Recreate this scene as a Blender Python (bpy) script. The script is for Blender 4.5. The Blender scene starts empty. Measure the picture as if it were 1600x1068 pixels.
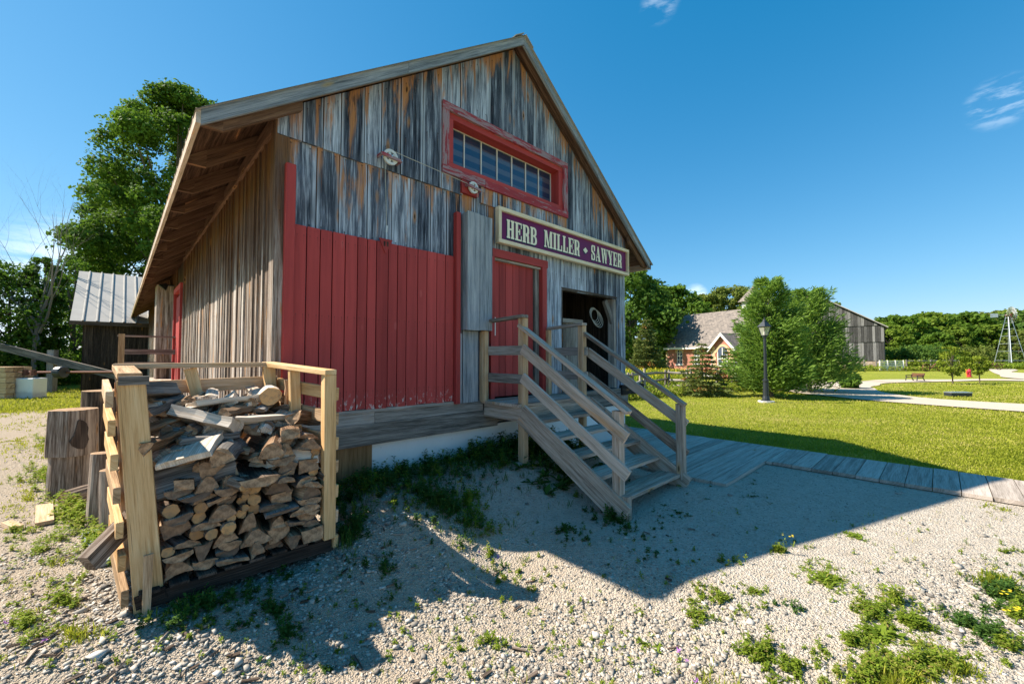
import bpy, math, random
import numpy as np
from mathutils import Vector, Matrix

S = bpy.context.scene
COL = S.collection
random.seed(7)

# ------------------------------------------------------------------ camera, sky, sun, exposure
CAMH = 1.6
YAW = math.radians(46.2); PIT = math.atan(23/642.)
cam = bpy.data.cameras.new('camera'); camo = bpy.data.objects.new('camera', cam); COL.objects.link(camo)
cam.sensor_width = 36; cam.lens = 642/1600*36; cam.clip_start = .05; cam.clip_end = 3000
camo.location = (0, 0, CAMH)
camo.rotation_euler = (math.pi/2 + PIT, 0, YAW - math.pi/2)
S.camera = camo

SUNV = Vector((-.64, .74, 1.0)).normalized()
ELEV = math.asin(SUNV.z)
w = bpy.data.worlds.new('World'); S.world = w; w.use_nodes = True
nt = w.node_tree; nt.nodes.clear()
N = nt.nodes.new; L = nt.links.new
sky = N('ShaderNodeTexSky'); sky.sky_type = 'NISHITA'; sky.sun_disc = False
sky.sun_elevation = ELEV; sky.sun_rotation = math.atan2(SUNV.x, SUNV.y)
sky.altitude = 100; sky.air_density = .8; sky.dust_density = .1; sky.ozone_density = 5.0
# grade of the clear sky: deep, polarised blue with the horizon held back
KS = .2196
spx = N('ShaderNodeSeparateColor'); L(sky.outputs[0], spx.inputs[0]); cmb = N('ShaderNodeCombineColor')
def wm(op, a, b):
    m = N('ShaderNodeMath'); m.operation = op
    for i, v in enumerate((a, b)):
        if isinstance(v, (int, float)): m.inputs[i].default_value = v
        else: L(v, m.inputs[i])
    return m.outputs[0]
for i, (off, gain, comp) in enumerate(((.10, .66, .1), (0, .97, .62), (0, 1.28, .85))):
    x = wm('MAXIMUM', wm('SUBTRACT', wm('MULTIPLY', spx.outputs[i], KS), off), .004)
    L(wm('DIVIDE', wm('DIVIDE', wm('MULTIPLY', x, gain), wm('ADD', wm('MULTIPLY', x, comp), 1.)), .29), cmb.inputs[i])
# a few thin clouds, laid out by direction in the sky
tc = N('ShaderNodeTexCoord'); mp = N('ShaderNodeMapping'); mp.inputs['Scale'].default_value = (3, 3, 11)
L(tc.outputs['Generated'], mp.inputs[0])
no = N('ShaderNodeTexNoise'); no.inputs['Scale'].default_value = 5.5; no.inputs['Detail'].default_value = 8; no.inputs['Roughness'].default_value = .62
L(mp.outputs[0], no.inputs[0])
def cloud(dirv, tight, lo, hi, prev, amt=.75):
    vd = N('ShaderNodeVectorMath'); vd.operation = 'DOT_PRODUCT'; vd.inputs[1].default_value = Vector(dirv).normalized()
    nv = N('ShaderNodeVectorMath'); nv.operation = 'NORMALIZE'; L(tc.outputs['Generated'], nv.inputs[0]); L(nv.outputs[0], vd.inputs[0])
    mr = N('ShaderNodeMapRange'); mr.interpolation_type = 'SMOOTHSTEP'
    mr.inputs[1].default_value = math.cos(tight); mr.inputs[2].default_value = math.cos(tight*.25); L(vd.outputs['Value'], mr.inputs[0])
    m2 = N('ShaderNodeMapRange'); m2.interpolation_type = 'SMOOTHSTEP'; m2.inputs[1].default_value = lo; m2.inputs[2].default_value = hi; L(no.outputs[0], m2.inputs[0])
    mm = N('ShaderNodeMath'); mm.operation = 'MULTIPLY'; L(mr.outputs[0], mm.inputs[0]); L(m2.outputs[0], mm.inputs[1])
    m2.inputs[4].default_value = amt
    mx = N('ShaderNodeMix'); mx.data_type = 'RGBA'; L(mm.outputs[0], mx.inputs[0]); L(prev, mx.inputs[6]); mx.inputs[7].default_value = (3.3, 3.75, 4.1, 1)
    return mx.outputs[2]
F0 = Vector((math.cos(YAW)*math.cos(PIT), math.sin(YAW)*math.cos(PIT), math.sin(PIT)))
R0 = Vector((math.sin(YAW), -math.cos(YAW), 0)); U0 = R0.cross(F0)
def skydir(x, y): return F0 + R0*((x-800)/642) + U0*((534-y)/642)
c1 = cloud(skydir(1562, 160), .042, .44, .64, cmb.outputs[0], .30)
c2 = cloud(skydir(1030, 2), .04, .46, .66, c1, .22)
c3 = cloud(skydir(150, 470), .16, .34, .6, c2, .8)
c4 = cloud(skydir(1086, 462), .03, .30, .6, c3, .8)
bg = N('ShaderNodeBackground'); bg.inputs[1].default_value = .15
ow = N('ShaderNodeOutputWorld'); L(c4, bg.inputs[0]); L(bg.outputs[0], ow.inputs[0])

sl = bpy.data.lights.new('sun', 'SUN'); sl.energy = 4.4; sl.angle = math.radians(.55); sl.color = (1, .915, .79)
so = bpy.data.objects.new('sun', sl); COL.objects.link(so); so.location = (-20, 20, 30)
so.rotation_euler = SUNV.to_track_quat('Z', 'Y').to_euler()
S.view_settings.view_transform = 'Standard'; S.view_settings.look = 'None'
S.view_settings.gamma = 1; S.view_settings.exposure = 1.28
S.render.engine = 'CYCLES'; S.cycles.diffuse_bounces = 6; S.cycles.max_bounces = 12
S.render.resolution_x = 1024; S.render.resolution_y = 683

# ------------------------------------------------------------------ materials
def rgba(c): return (c[0], c[1], c[2], 1)
class M:
    """small node helper"""
    def __init__(s, name, rough=.8, spec=.3):
        s.m = bpy.data.materials.new(name); s.m.use_nodes = True; s.t = s.m.node_tree; s.t.nodes.clear()
        s.out = s.n('ShaderNodeOutputMaterial'); s.b = s.n('ShaderNodeBsdfPrincipled')
        s.b.inputs['Roughness'].default_value = rough; s.b.inputs['Specular IOR Level'].default_value = spec
        s.l(s.b.outputs[0], s.out.inputs[0])
    def n(s, k): return s.t.nodes.new(k)
    def l(s, a, b): s.t.links.new(a, b)
    def setv(s, inp, v):
        if hasattr(v, 'links') or isinstance(v, bpy.types.NodeSocket): s.l(v, inp)
        elif isinstance(v, (tuple, list)): inp.default_value = rgba(v) if len(inp.default_value) == 4 else v
        else: inp.default_value = v
    def uv(s): return s.n('ShaderNodeTexCoord').outputs['UV']
    def obj(s): return s.n('ShaderNodeTexCoord').outputs['Object']
    def pos(s): return s.n('ShaderNodeNewGeometry').outputs['Position']
    def attr(s, nm):
        a = s.n('ShaderNodeAttribute'); a.attribute_name = nm; return a.outputs['Fac']
    def map(s, vec, sc=(1, 1, 1), loc=(0, 0, 0)):
        m = s.n('ShaderNodeMapping'); m.inputs['Scale'].default_value = sc; m.inputs['Location'].default_value = loc; s.l(vec, m.inputs[0]); return m.outputs[0]
    def noise(s, vec, scale=1, det=4, rough=.55, dist=0):
        m = s.n('ShaderNodeTexNoise'); m.inputs['Scale'].default_value = scale; m.inputs['Detail'].default_value = det
        m.inputs['Roughness'].default_value = rough; m.inputs['Distortion'].default_value = dist; s.l(vec, m.inputs['Vector']); return m.outputs[0]
    def voro(s, vec, scale=1, feat='F1', out='Distance', rnd=1):
        m = s.n('ShaderNodeTexVoronoi'); m.feature = feat; m.inputs['Scale'].default_value = scale; m.inputs['Randomness'].default_value = rnd
        s.l(vec, m.inputs['Vector']); return m.outputs[out]
    def mr(s, v, a, b, c=0, d=1, smooth=False):
        m = s.n('ShaderNodeMapRange'); m.interpolation_type = 'SMOOTHSTEP' if smooth else 'LINEAR'
        for i, x in enumerate((v, a, b, c, d)): s.setv(m.inputs[i], x)
        return m.outputs[0]
    def mix(s, f, a, b, mode='MIX'):
        m = s.n('ShaderNodeMix'); m.data_type = 'RGBA'; m.blend_type = mode
        s.setv(m.inputs[0], f); s.setv(m.inputs[6], a); s.setv(m.inputs[7], b); return m.outputs[2]
    def math(s, op, a, b=0.):
        m = s.n('ShaderNodeMath'); m.operation = op; s.setv(m.inputs[0], a); s.setv(m.inputs[1], b); return m.outputs[0]
    def ramp(s, v, stops):
        m = s.n('ShaderNodeValToRGB'); e = m.color_ramp.elements
        while len(e) < len(stops): e.new(.5)
        for i, (p, c) in enumerate(stops): e[i].position = p; e[i].color = rgba(c)
        s.l(v, m.inputs[0]); return m.outputs[0]
    def bump(s, h, st=.3, d=.01):
        m = s.n('ShaderNodeBump'); m.inputs['Strength'].default_value = st; m.inputs['Distance'].default_value = d
        s.l(h, m.inputs['Height']); s.l(m.outputs[0], s.b.inputs['Normal']); return m
    def col(s, c): s.setv(s.b.inputs['Base Color'], c); return s.m

def nails(a, c, col=(.03, .022, .02), rust=(.12, .05, .03), amt=.7):
    ac = a.attr('across'); m = a.math('MULTIPLY', a.math('MINIMUM', a.math('ABSOLUTE', a.math('SUBTRACT', ac, .2)), a.math('ABSOLUTE', a.math('SUBTRACT', ac, .8))), .2)
    f = a.math('MULTIPLY', a.math('SUBTRACT', a.math('FRACT', a.math('DIVIDE', a.attr('dtop'), .78)), .12), .78)
    d = a.math('SQRT', a.math('ADD', a.math('MULTIPLY', m, m), a.math('MULTIPLY', f, f)))
    st = a.math('MULTIPLY', a.math('MULTIPLY', a.mr(m, .008, .002), a.mr(f, 0, .006)), a.mr(f, .16, .02))
    c = a.mix(a.math('MULTIPLY', st, amt*.6), c, rust)
    return a.mix(a.math('MULTIPLY', a.mr(d, .009, .006), amt), c, col)
def wood(name, dark, mid, light, warm=(.42, .17, .05), wamt=.3, topwarm=0., knots=.5, rough=.85, contrast=1., brown=0., edge=0.):
    a = M(name, rough, .12); uv = a.uv(); r = a.attr('rnd')
    n1 = a.noise(a.map(uv, (18, .9, 1)), 1, 7, .68)
    n2 = a.noise(a.map(uv, (130, 3.2, 1)), 1, 5, .7, .3)
    v = a.math('ADD', a.math('MULTIPLY', n1, .55), a.math('MULTIPLY', n2, .45))
    v = a.math('ADD', v, a.math('MULTIPLY', a.math('SUBTRACT', r, .5), .16*contrast))
    c = a.ramp(v, [(.385, dark), (.5, mid), (.63, light)])
    if edge:
        n3 = a.noise(a.map(uv, (3, .8, 1), (5, 1, 0)), 1, 3, .6)
        ed = a.math('ADD', a.math('ABSOLUTE', a.math('SUBTRACT', a.attr('across'), .5)), a.math('MULTIPLY', a.math('SUBTRACT', n3, .5), .35))
        c = a.mix(a.mr(ed, .36, .49, 0, edge, True), c, light)
        c = a.mix(a.mr(n3, .52, .70, 0, edge*.9, True), c, dark)
    # bare warm wood
    nw = a.noise(a.map(uv, (8, .9, 1), (3.3, 7, 0)), 1, 5, .65, .4)
    th = .86-.32*wamt
    if topwarm:
        dt = a.mr(a.attr('dtop'), 0, topwarm, .20, 0)
        nw = a.math('ADD', nw, dt)
    f = a.math('MULTIPLY', a.mr(nw, th-.1, th+.03, 0, 1, True), a.mr(n2, .30, .52, .15, 1))
    c = a.mix(f, c, a.mix(n2, warm, (warm[0]*1.5, warm[1]*1.7, warm[2]*2)))
    if brown:  # sheltered wood stays brown under the eave; the colour also deepens the shade there
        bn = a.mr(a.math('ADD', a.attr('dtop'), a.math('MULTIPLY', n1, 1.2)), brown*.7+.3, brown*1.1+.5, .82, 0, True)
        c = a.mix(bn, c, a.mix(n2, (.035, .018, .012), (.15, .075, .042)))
    # knots
    if knots:
        kv = a.map(uv, (5.5, 1.7, 1), (1.7, 2.2, 0))
        kv2 = a.n('ShaderNodeVectorMath'); kv2.operation = 'ADD'; a.l(kv, kv2.inputs[0])
        d = a.voro(kv2.outputs[0], 1)
        cc = a.n('ShaderNodeSeparateColor'); a.l(a.voro(kv2.outputs[0], 1, 'F1', 'Color'), cc.inputs[0])
        on = a.math('GREATER_THAN', cc.outputs[0], 1-knots)
        halo = a.math('MULTIPLY', a.mr(d, .2, .06, 0, 1, True), on)
        core = a.math('MULTIPLY', a.mr(d, .09, .04, 0, 1, True), on)
        c = a.mix(a.math('MULTIPLY', halo, .75), c, (warm[0]*1.1, warm[1]*1.25, warm[2]*1.2))
        c = a.mix(a.math('MULTIPLY', core, .9), c, (dark[0]*.5, dark[1]*.4, dark[2]*.3))
    if edge: c = nails(a, c)
    # fine dark cracks
    cr = a.noise(a.map(uv, (210, 2.2, 1)), 1, 2, .5)
    c = a.mix(a.mr(cr, .63, .72, 0, .8), c, (dark[0]*.45, dark[1]*.45, dark[2]*.45))
    a.bump(a.math('ADD', n2, a.math('MULTIPLY', cr, -.8)), .6, .004)
    return a.col(c)

W_FRONT = wood('front_siding', (.014, .018, .027), (.125, .15, .195), (.60, .66, .75), (.40, .165, .06), .40, .85, .6, contrast=.9, edge=.62)
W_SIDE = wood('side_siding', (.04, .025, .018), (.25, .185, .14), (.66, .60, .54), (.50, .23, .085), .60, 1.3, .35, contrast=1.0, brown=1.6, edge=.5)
W_GREY = wood('grey_wood', (.09, .08, .07), (.26, .23, .20), (.48, .43, .385), (.36, .19, .09), .42, 0, .3)
W_LIGHTGREY = wood('silver_wood', (.10, .12, .14), (.26, .29, .32), (.46, .48, .5), (.40, .26, .12), .15, 0, .4)
W_STAIR = wood('stair_wood', (.19, .135, .10), (.47, .365, .285), (.68, .57, .48), (.50, .27, .13), .6, 0, .35)
W_RAFT = wood('rafter_wood', (.05, .028, .018), (.17, .095, .06), (.30, .18, .11), (.42, .19, .08), .5, 0, .3)
W_DARK = wood('dark_wood', (.018, .014, .012), (.06, .045, .036), (.15, .11, .085), (.3, .13, .05), .35, 0, .3)
W_NEW = wood('new_lumber', (.44, .24, .095), (.66, .41, .19), (.80, .57, .31), (.52, .27, .10), .3, 0, .4, .6)
W_NEW2 = wood('aged_lumber', (.26, .16, .085), (.50, .33, .19), (.66, .49, .33), (.45, .24, .1), .3, 0, .3)
W_DECK = wood('boardwalk_wood', (.24, .20, .165), (.42, .355, .30), (.57, .49, .42), (.40, .26, .15), .3, 0, .2, contrast=.8)
W_BARN2 = wood('barn_siding_far', (.06, .058, .056), (.14, .135, .13), (.28, .27, .26), (.3, .2, .12), .1, 0, .0, contrast=2.)
W_BARK = wood('bark_side', (.035, .025, .018), (.16, .115, .085), (.46, .38, .31), (.34, .17, .08), .45, 0, .3, .95)
W_SPLIT = wood('split_wood', (.06, .033, .02), (.29, .175, .10), (.60, .43, .28), (.42, .22, .1), .4, 0, .2)
W_PALE = wood('bleached_split_wood', (.26, .19, .135), (.50, .41, .32), (.74, .66, .56), (.46, .26, .12), .3, 0, .2)
W_SLAB = wood('grey_slab', (.06, .05, .045), (.20, .18, .16), (.40, .37, .34), (.3, .18, .1), .15, 0, .3)
W_OSB = wood('brown_panel', (.13, .07, .03), (.26, .15, .07), (.36, .22, .11), (.32, .17, .07), .3, 0, .3)

def paint_red(name, c=(.43, .046, .041), worn=.0):
    a = M(name, .62, .3); uv = a.uv(); r = a.attr('rnd')
    n1 = a.noise(a.map(uv, (14, .7, 1)), 1, 5, .6)
    n2 = a.noise(a.map(uv, (80, 2.5, 1)), 1, 4, .6)
    v = a.math('ADD', a.math('MULTIPLY', n1, .6), a.math('MULTIPLY', r, .35))
    k = a.mix(a.mr(v, .25, .75), (c[0]*.62, c[1]*.6, c[2]*.6), (c[0]*1.3, c[1]*1.6, c[2]*1.6))
    k = a.mix(a.mr(n2, .6, .75, 0, .35), k, (c[0]*.45, c[1]*.5, c[2]*.5))
    kv = a.map(uv, (5, 1.8, 1), (4.7, 3.2, 0)); d = a.voro(kv, 1)
    k = a.mix(a.mr(d, .11, .07, 0, .4), k, (c[0]*1.4, c[1]*3, c[2]*3))
    k = a.mix(a.mr(d, .035, .02, 0, .8), k, (.02, .01, .01))
    if worn:
        nw = a.noise(a.map(uv, (26, 3.5, 1), (9, 4, 0)), 1, 8, .72)
        k = a.mix(a.mr(nw, .60-worn*.25, .66-worn*.25, 0, .8), k, (.33, .27, .28))
    if name == 'red_planks':
        nb = a.noise(a.map(uv, (30, 12, 1)), 1, 6, .7)
        e = a.math('MULTIPLY', a.math('MULTIPLY', a.mr(a.attr('dtop'), 1.66, 1.85, 0, 1), a.math('LESS_THAN', a.attr('dtop'), 3.)), a.mr(nb, .56, .6, 0, 1))
        k = a.mix(e, k, (.6, .55, .52))
    if name == 'red_planks': k = nails(a, k, (.06, .015, .015), (.14, .02, .015), .6)
    a.bump(n2, .25, .004)
    return a.col(k)
P_RED = paint_red('red_planks'); P_REDP = paint_red('red_paint'); P_WORN = paint_red('worn_red_paint', (.38, .045, .055), .55)
P_REDW2 = paint_red('chipped_red_paint', (.34, .03, .035), .22)

def plain(name, c, rough=.6, spec=.4, metal=0., var=.25, sc=6):
    a = M(name, rough, spec); a.b.inputs['Metallic'].default_value = metal
    n = a.noise(a.obj(), sc, 5, .6)
    k = a.mix(n, tuple(x*(1-var) for x in c), tuple(min(1, x*(1+var)) for x in c))
    a.bump(n, .12, .01); return a.col(k)
CONC = M('concrete', .9, .2); _n = CONC.noise(CONC.obj(), 2.2, 7, .65); _n2 = CONC.noise(CONC.obj(), 30, 4, .6)
_z = CONC.n('ShaderNodeSeparateXYZ'); CONC.l(CONC.pos(), _z.inputs[0])
_k = CONC.mix(_n, (.72, .71, .69), (.88, .87, .85)); _k = CONC.mix(CONC.mr(_n2, .62, .72, 0, .35), _k, (.22, .21, .2))
_f = CONC.mr(CONC.math('ADD', _z.outputs[2], CONC.math('MULTIPLY', _n, .3)), .46, .36, 0, .35)
_k = CONC.mix(_f, _k, (.24, .22, .18)); CONC.bump(_n2, .2, .004); CONC = CONC.col(_k)
METAL_ROOF = plain('metal_roof', (.40, .375, .34), .75, .2, .1, .15, 3)
GALV = plain('galvanised', (.55, .57, .6), .4, .5, .8, .15)
WHITEP = plain('white_paint', (.72, .70, .66), .5, .4, 0, .1)
BLACKM = plain('black_metal', (.028, .034, .04), .45, .5, .2, .2)
RUST = plain('rusty_steel', (.17, .07, .045), .7, .3, .3, .4, 12)
CREAM = wood('pale_frame_wood', (.58, .42, .24), (.80, .66, .45), (.90, .80, .62), (.6, .4, .2), .25, 0, .4, .6)
PURPLE = plain('plum_sign_paint', (.145, .006, .085), .5, .3, 0, .15, 3)
CREAMT = plain('cream_lettering', (.90, .83, .62), .5, .3, 0, .05)
NAVY = plain('navy_letter_shadow', (.008, .022, .05), .5, .3, 0, .1)
WHITEM = plain('pulley_enamel', (.66, .68, .66), .4, .4, 0, .12, 20)
ROPE = plain('pale_rope', (.45, .44, .38), .8, .2, 0, .2, 40)
ENDG = M('end_grain', .85, .2)
_o = ENDG.uv(); _r = ENDG.attr('rnd')
_wv = ENDG.n('ShaderNodeTexWave'); _wv.wave_type = 'RINGS'; _wv.rings_direction = 'Z'; _wv.inputs['Scale'].default_value = 60; _wv.inputs['Distortion'].default_value = 3; _wv.inputs['Detail'].default_value = 3
ENDG.l(_o, _wv.inputs[0]); _n = ENDG.noise(_o, 24, 5, .65)
_k = ENDG.mix(_r, (.34, .19, .085), (.70, .43, .20)); _k = ENDG.mix(ENDG.math('MULTIPLY', _wv.outputs[1], .35), _k, (.24, .12, .05))
_k = ENDG.mix(ENDG.mr(_n, .5, .7, 0, .75), _k, (.20, .145, .105)); ENDG.bump(_n, .3, .006); ENDG = ENDG.col(_k)
ENDW = M('weathered_end_grain', .85, .2); _n = ENDW.noise(ENDW.uv(), 20, 6, .7)
_k = ENDW.mix(ENDW.mr(_n, .3, .7), (.07, .04, .024), (.62, .40, .235)); _k = ENDW.mix(ENDW.mr(ENDW.attr('rnd'), .3, 1, 0, .8), _k, (.10, .07, .055)); ENDW.bump(_n, .35, .008); ENDW = ENDW.col(_k)

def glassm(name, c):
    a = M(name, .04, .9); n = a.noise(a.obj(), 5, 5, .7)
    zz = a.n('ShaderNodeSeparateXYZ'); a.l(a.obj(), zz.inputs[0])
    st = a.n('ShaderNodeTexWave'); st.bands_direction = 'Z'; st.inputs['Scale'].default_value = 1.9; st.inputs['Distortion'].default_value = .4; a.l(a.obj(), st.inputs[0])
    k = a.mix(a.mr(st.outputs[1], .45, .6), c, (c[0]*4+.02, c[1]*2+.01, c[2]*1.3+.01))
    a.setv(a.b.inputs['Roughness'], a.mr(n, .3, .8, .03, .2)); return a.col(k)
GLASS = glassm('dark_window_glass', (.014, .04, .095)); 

def leafm(name, lo, hi, trans=.35, tip=None):
    a = M(name, .7, .12); r = a.attr('rnd')
    st = [(0, lo), (.7, hi)] if tip is None else [(0, lo), (.7, hi), (.96, tip)]
    k = a.ramp(r, st)
    a.setv(a.b.inputs['Base Color'], k)
    t = a.n('ShaderNodeBsdfTranslucent'); a.l(a.mix(.5, k, (hi[0]*1.3, hi[1]*1.3, hi[2]*.8)), t.inputs[0])
    x = a.n('ShaderNodeMixShader'); x.inputs[0].default_value = trans; a.l(a.b.outputs[0], x.inputs[1]); a.l(t.outputs[0], x.inputs[2]); a.l(x.outputs[0], a.out.inputs[0])
    return a.m
L_MAPLE = leafm('maple_leaves', (.035, .085, .012), (.13, .225, .028), .35)
L_DARK = leafm('dark_leaves', (.03, .075, .012), (.10, .18, .026), .4)
L_YEL = leafm('yellow_green_leaves', (.08, .14, .014), (.24, .29, .03))
L_OLIVE = leafm('olive_leaves', (.065, .10, .018), (.20, .24, .045), .4)
L_WOOD = [leafm('wood_leaves_a', (.04, .095, .013), (.16, .26, .03), .42), leafm('wood_leaves_b', (.05, .11, .013), (.20, .28, .035), .42), leafm('wood_leaves_c', (.055, .09, .02), (.18, .22, .045), .42), leafm('wood_leaves_d', (.035, .085, .018), (.12, .21, .04), .42)]
L_SPR = leafm('spruce_needles', (.05, .09, .03), (.17, .23, .07), .15)
L_SPRB = leafm('spruce_needles_browning', (.065, .10, .032), (.22, .26, .075), .18, (.36, .15, .05))
L_PINE = leafm('pine_needles', (.05, .12, .025), (.22, .34, .06), .3)
L_GRASS = leafm('lawn_grass', (.14, .18, .012), (.36, .38, .04), .4, (.50, .42, .15))
L_WEED = leafm('weed_leaves', (.07, .13, .015), (.25, .33, .035), .4, (.34, .25, .09))
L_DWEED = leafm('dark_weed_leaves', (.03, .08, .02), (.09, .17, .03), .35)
L_YFL = leafm('goldenrod_flowers', (.42, .33, .02), (.75, .60, .04), .3)
L_PFL = plain('purple_flower', (.42, .16, .48), .7, .2, 0, .1)
BARK = plain('bark', (.13, .10, .075), .9, .1, 0, .5, 14)
BARKG = plain('dead_grey_wood', (.22, .19, .17), .9, .1, 0, .3, 10)

# ground
a = M('gravel', .95, .15); p = a.pos()
n1 = a.noise(p, .7, 6, .6); n2 = a.noise(p, 6, 6, .7); vd = a.voro(p, 60); vc = a.n('ShaderNodeSeparateColor'); a.l(a.voro(p, 60, 'F1', 'Color'), vc.inputs[0])
vd2 = a.voro(p, 150)
k = a.mix(n1, (.46, .37, .275), (.62, .53, .42)); k = a.mix(a.mr(vc.outputs[0], 0, 1, 0, .6), k, (.72, .66, .58)); k = a.mix(a.mr(vc.outputs[1], .75, 1, 0, .55), k, (.30, .27, .24))
sx = a.n('ShaderNodeSeparateXYZ'); a.l(p, sx.inputs[0])
co_ = a.math('ADD', a.math('SUBTRACT', 3.4, a.math('MAXIMUM', sx.outputs[0], 1.2)), a.math('MULTIPLY', a.math('SUBTRACT', n1, .5), 4.))
k = a.mix(a.mr(co_, 0, 1.6, 0, .62), k, a.mix(n2, (.32, .235, .155), (.48, .385, .285)))
k = a.mix(a.mr(n2, .5, .72, 0, .5), k, (.36, .29, .205)); a.bump(a.math('ADD', a.math('MULTIPLY', vd, 1.), a.math('MULTIPLY', vd2, .5)), 1.0, .02)
GRAVEL = a.col(k)
a = M('stones', .85, .25); r = a.attr('rnd'); n = a.noise(a.pos(), 60, 4, .6)
k = a.ramp(r, [(0, (.13, .115, .10)), (.3, (.29, .26, .22)), (.7, (.46, .415, .35)), (1, (.66, .61, .54))]); k = a.mix(a.mr(n, .3, .7, 0, .4), k, (.34, .30, .25)); a.bump(n, .3, .003)
STONE = a.col(k)
a = M('path_gravel', .95, .15); p = a.pos(); n1 = a.noise(p, .5, 6, .6); n2 = a.noise(p, 20, 4, .7)
k = a.mix(n1, (.43, .36, .28), (.54, .46, .37)); k = a.mix(a.mr(n2, .45, .7, 0, .4), k, (.38, .33, .27)); a.bump(n2, .5, .02); PATHM = a.col(k)
a = M('grass_ground', .95, .1); p = a.pos(); n1 = a.noise(p, .22, 6, .65); n2 = a.noise(p, 3.2, 6, .7); n3 = a.noise(p, 30, 5, .75)
k = a.mix(a.mr(n1, .3, .7), (.17, .22, .015), (.30, .32, .035)); k = a.mix(a.mr(n2, .42, .72, 0, .65), k, (.36, .29, .08)); k = a.mix(a.mr(n3, .45, .75, 0, .5), k, (.05, .10, .01))
a.bump(a.math('ADD', n3, n2), .9, .05); GRASSG = a.col(k)
a = M('fieldstone', .9, .2); p = a.obj(); d = a.voro(p, 2.6); cc = a.n('ShaderNodeSeparateColor'); a.l(a.voro(p, 2.6, 'F1', 'Color'), cc.inputs[0])
k = a.mix(cc.outputs[0], (.30, .21, .14), (.52, .42, .32)); a.bump(d, .6, .05); FIELDST = a.col(k)
a = M('brick', .9, .2); bt = a.n('ShaderNodeTexBrick'); a.l(a.uv(), bt.inputs[0]); bt.inputs['Scale'].default_value = 1; bt.inputs['Brick Width'].default_value = .23; bt.inputs['Row Height'].default_value = .075; bt.inputs['Mortar Size'].default_value = .008
bt.inputs['Color1'].default_value = (.40, .125, .08, 1); bt.inputs['Color2'].default_value = (.29, .085, .06, 1); bt.inputs['Mortar'].default_value = (.42, .33, .27, 1)
n = a.noise(a.obj(), 1.5, 5, .6); k = a.mix(a.mr(n, .35, .7, 0, .4), bt.outputs[0], (.50, .2, .13)); BRICK = a.col(k)
a = M('shingles', .9, .2); bt = a.n('ShaderNodeTexBrick'); a.l(a.uv(), bt.inputs[0]); bt.inputs['Scale'].default_value = 1; bt.inputs['Brick Width'].default_value = .28; bt.inputs['Row Height'].default_value = .2; bt.inputs['Mortar Size'].default_value = .012
bt.inputs['Color1'].default_value = (.25, .21, .18, 1); bt.inputs['Color2'].default_value = (.13, .115, .105, 1); bt.inputs['Mortar'].default_value = (.07, .06, .06, 1)
n = a.noise(a.map(a.uv(), (5, 5, 5)), 1, 5, .7); k = a.mix(a.mr(n, .4, .65, 0, .5), bt.outputs[0], (.31, .265, .225)); SHINGLE = a.col(k)
BUFF = plain('buff_brick', (.55, .40, .24), .9, .2, 0, .2, 8)

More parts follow.
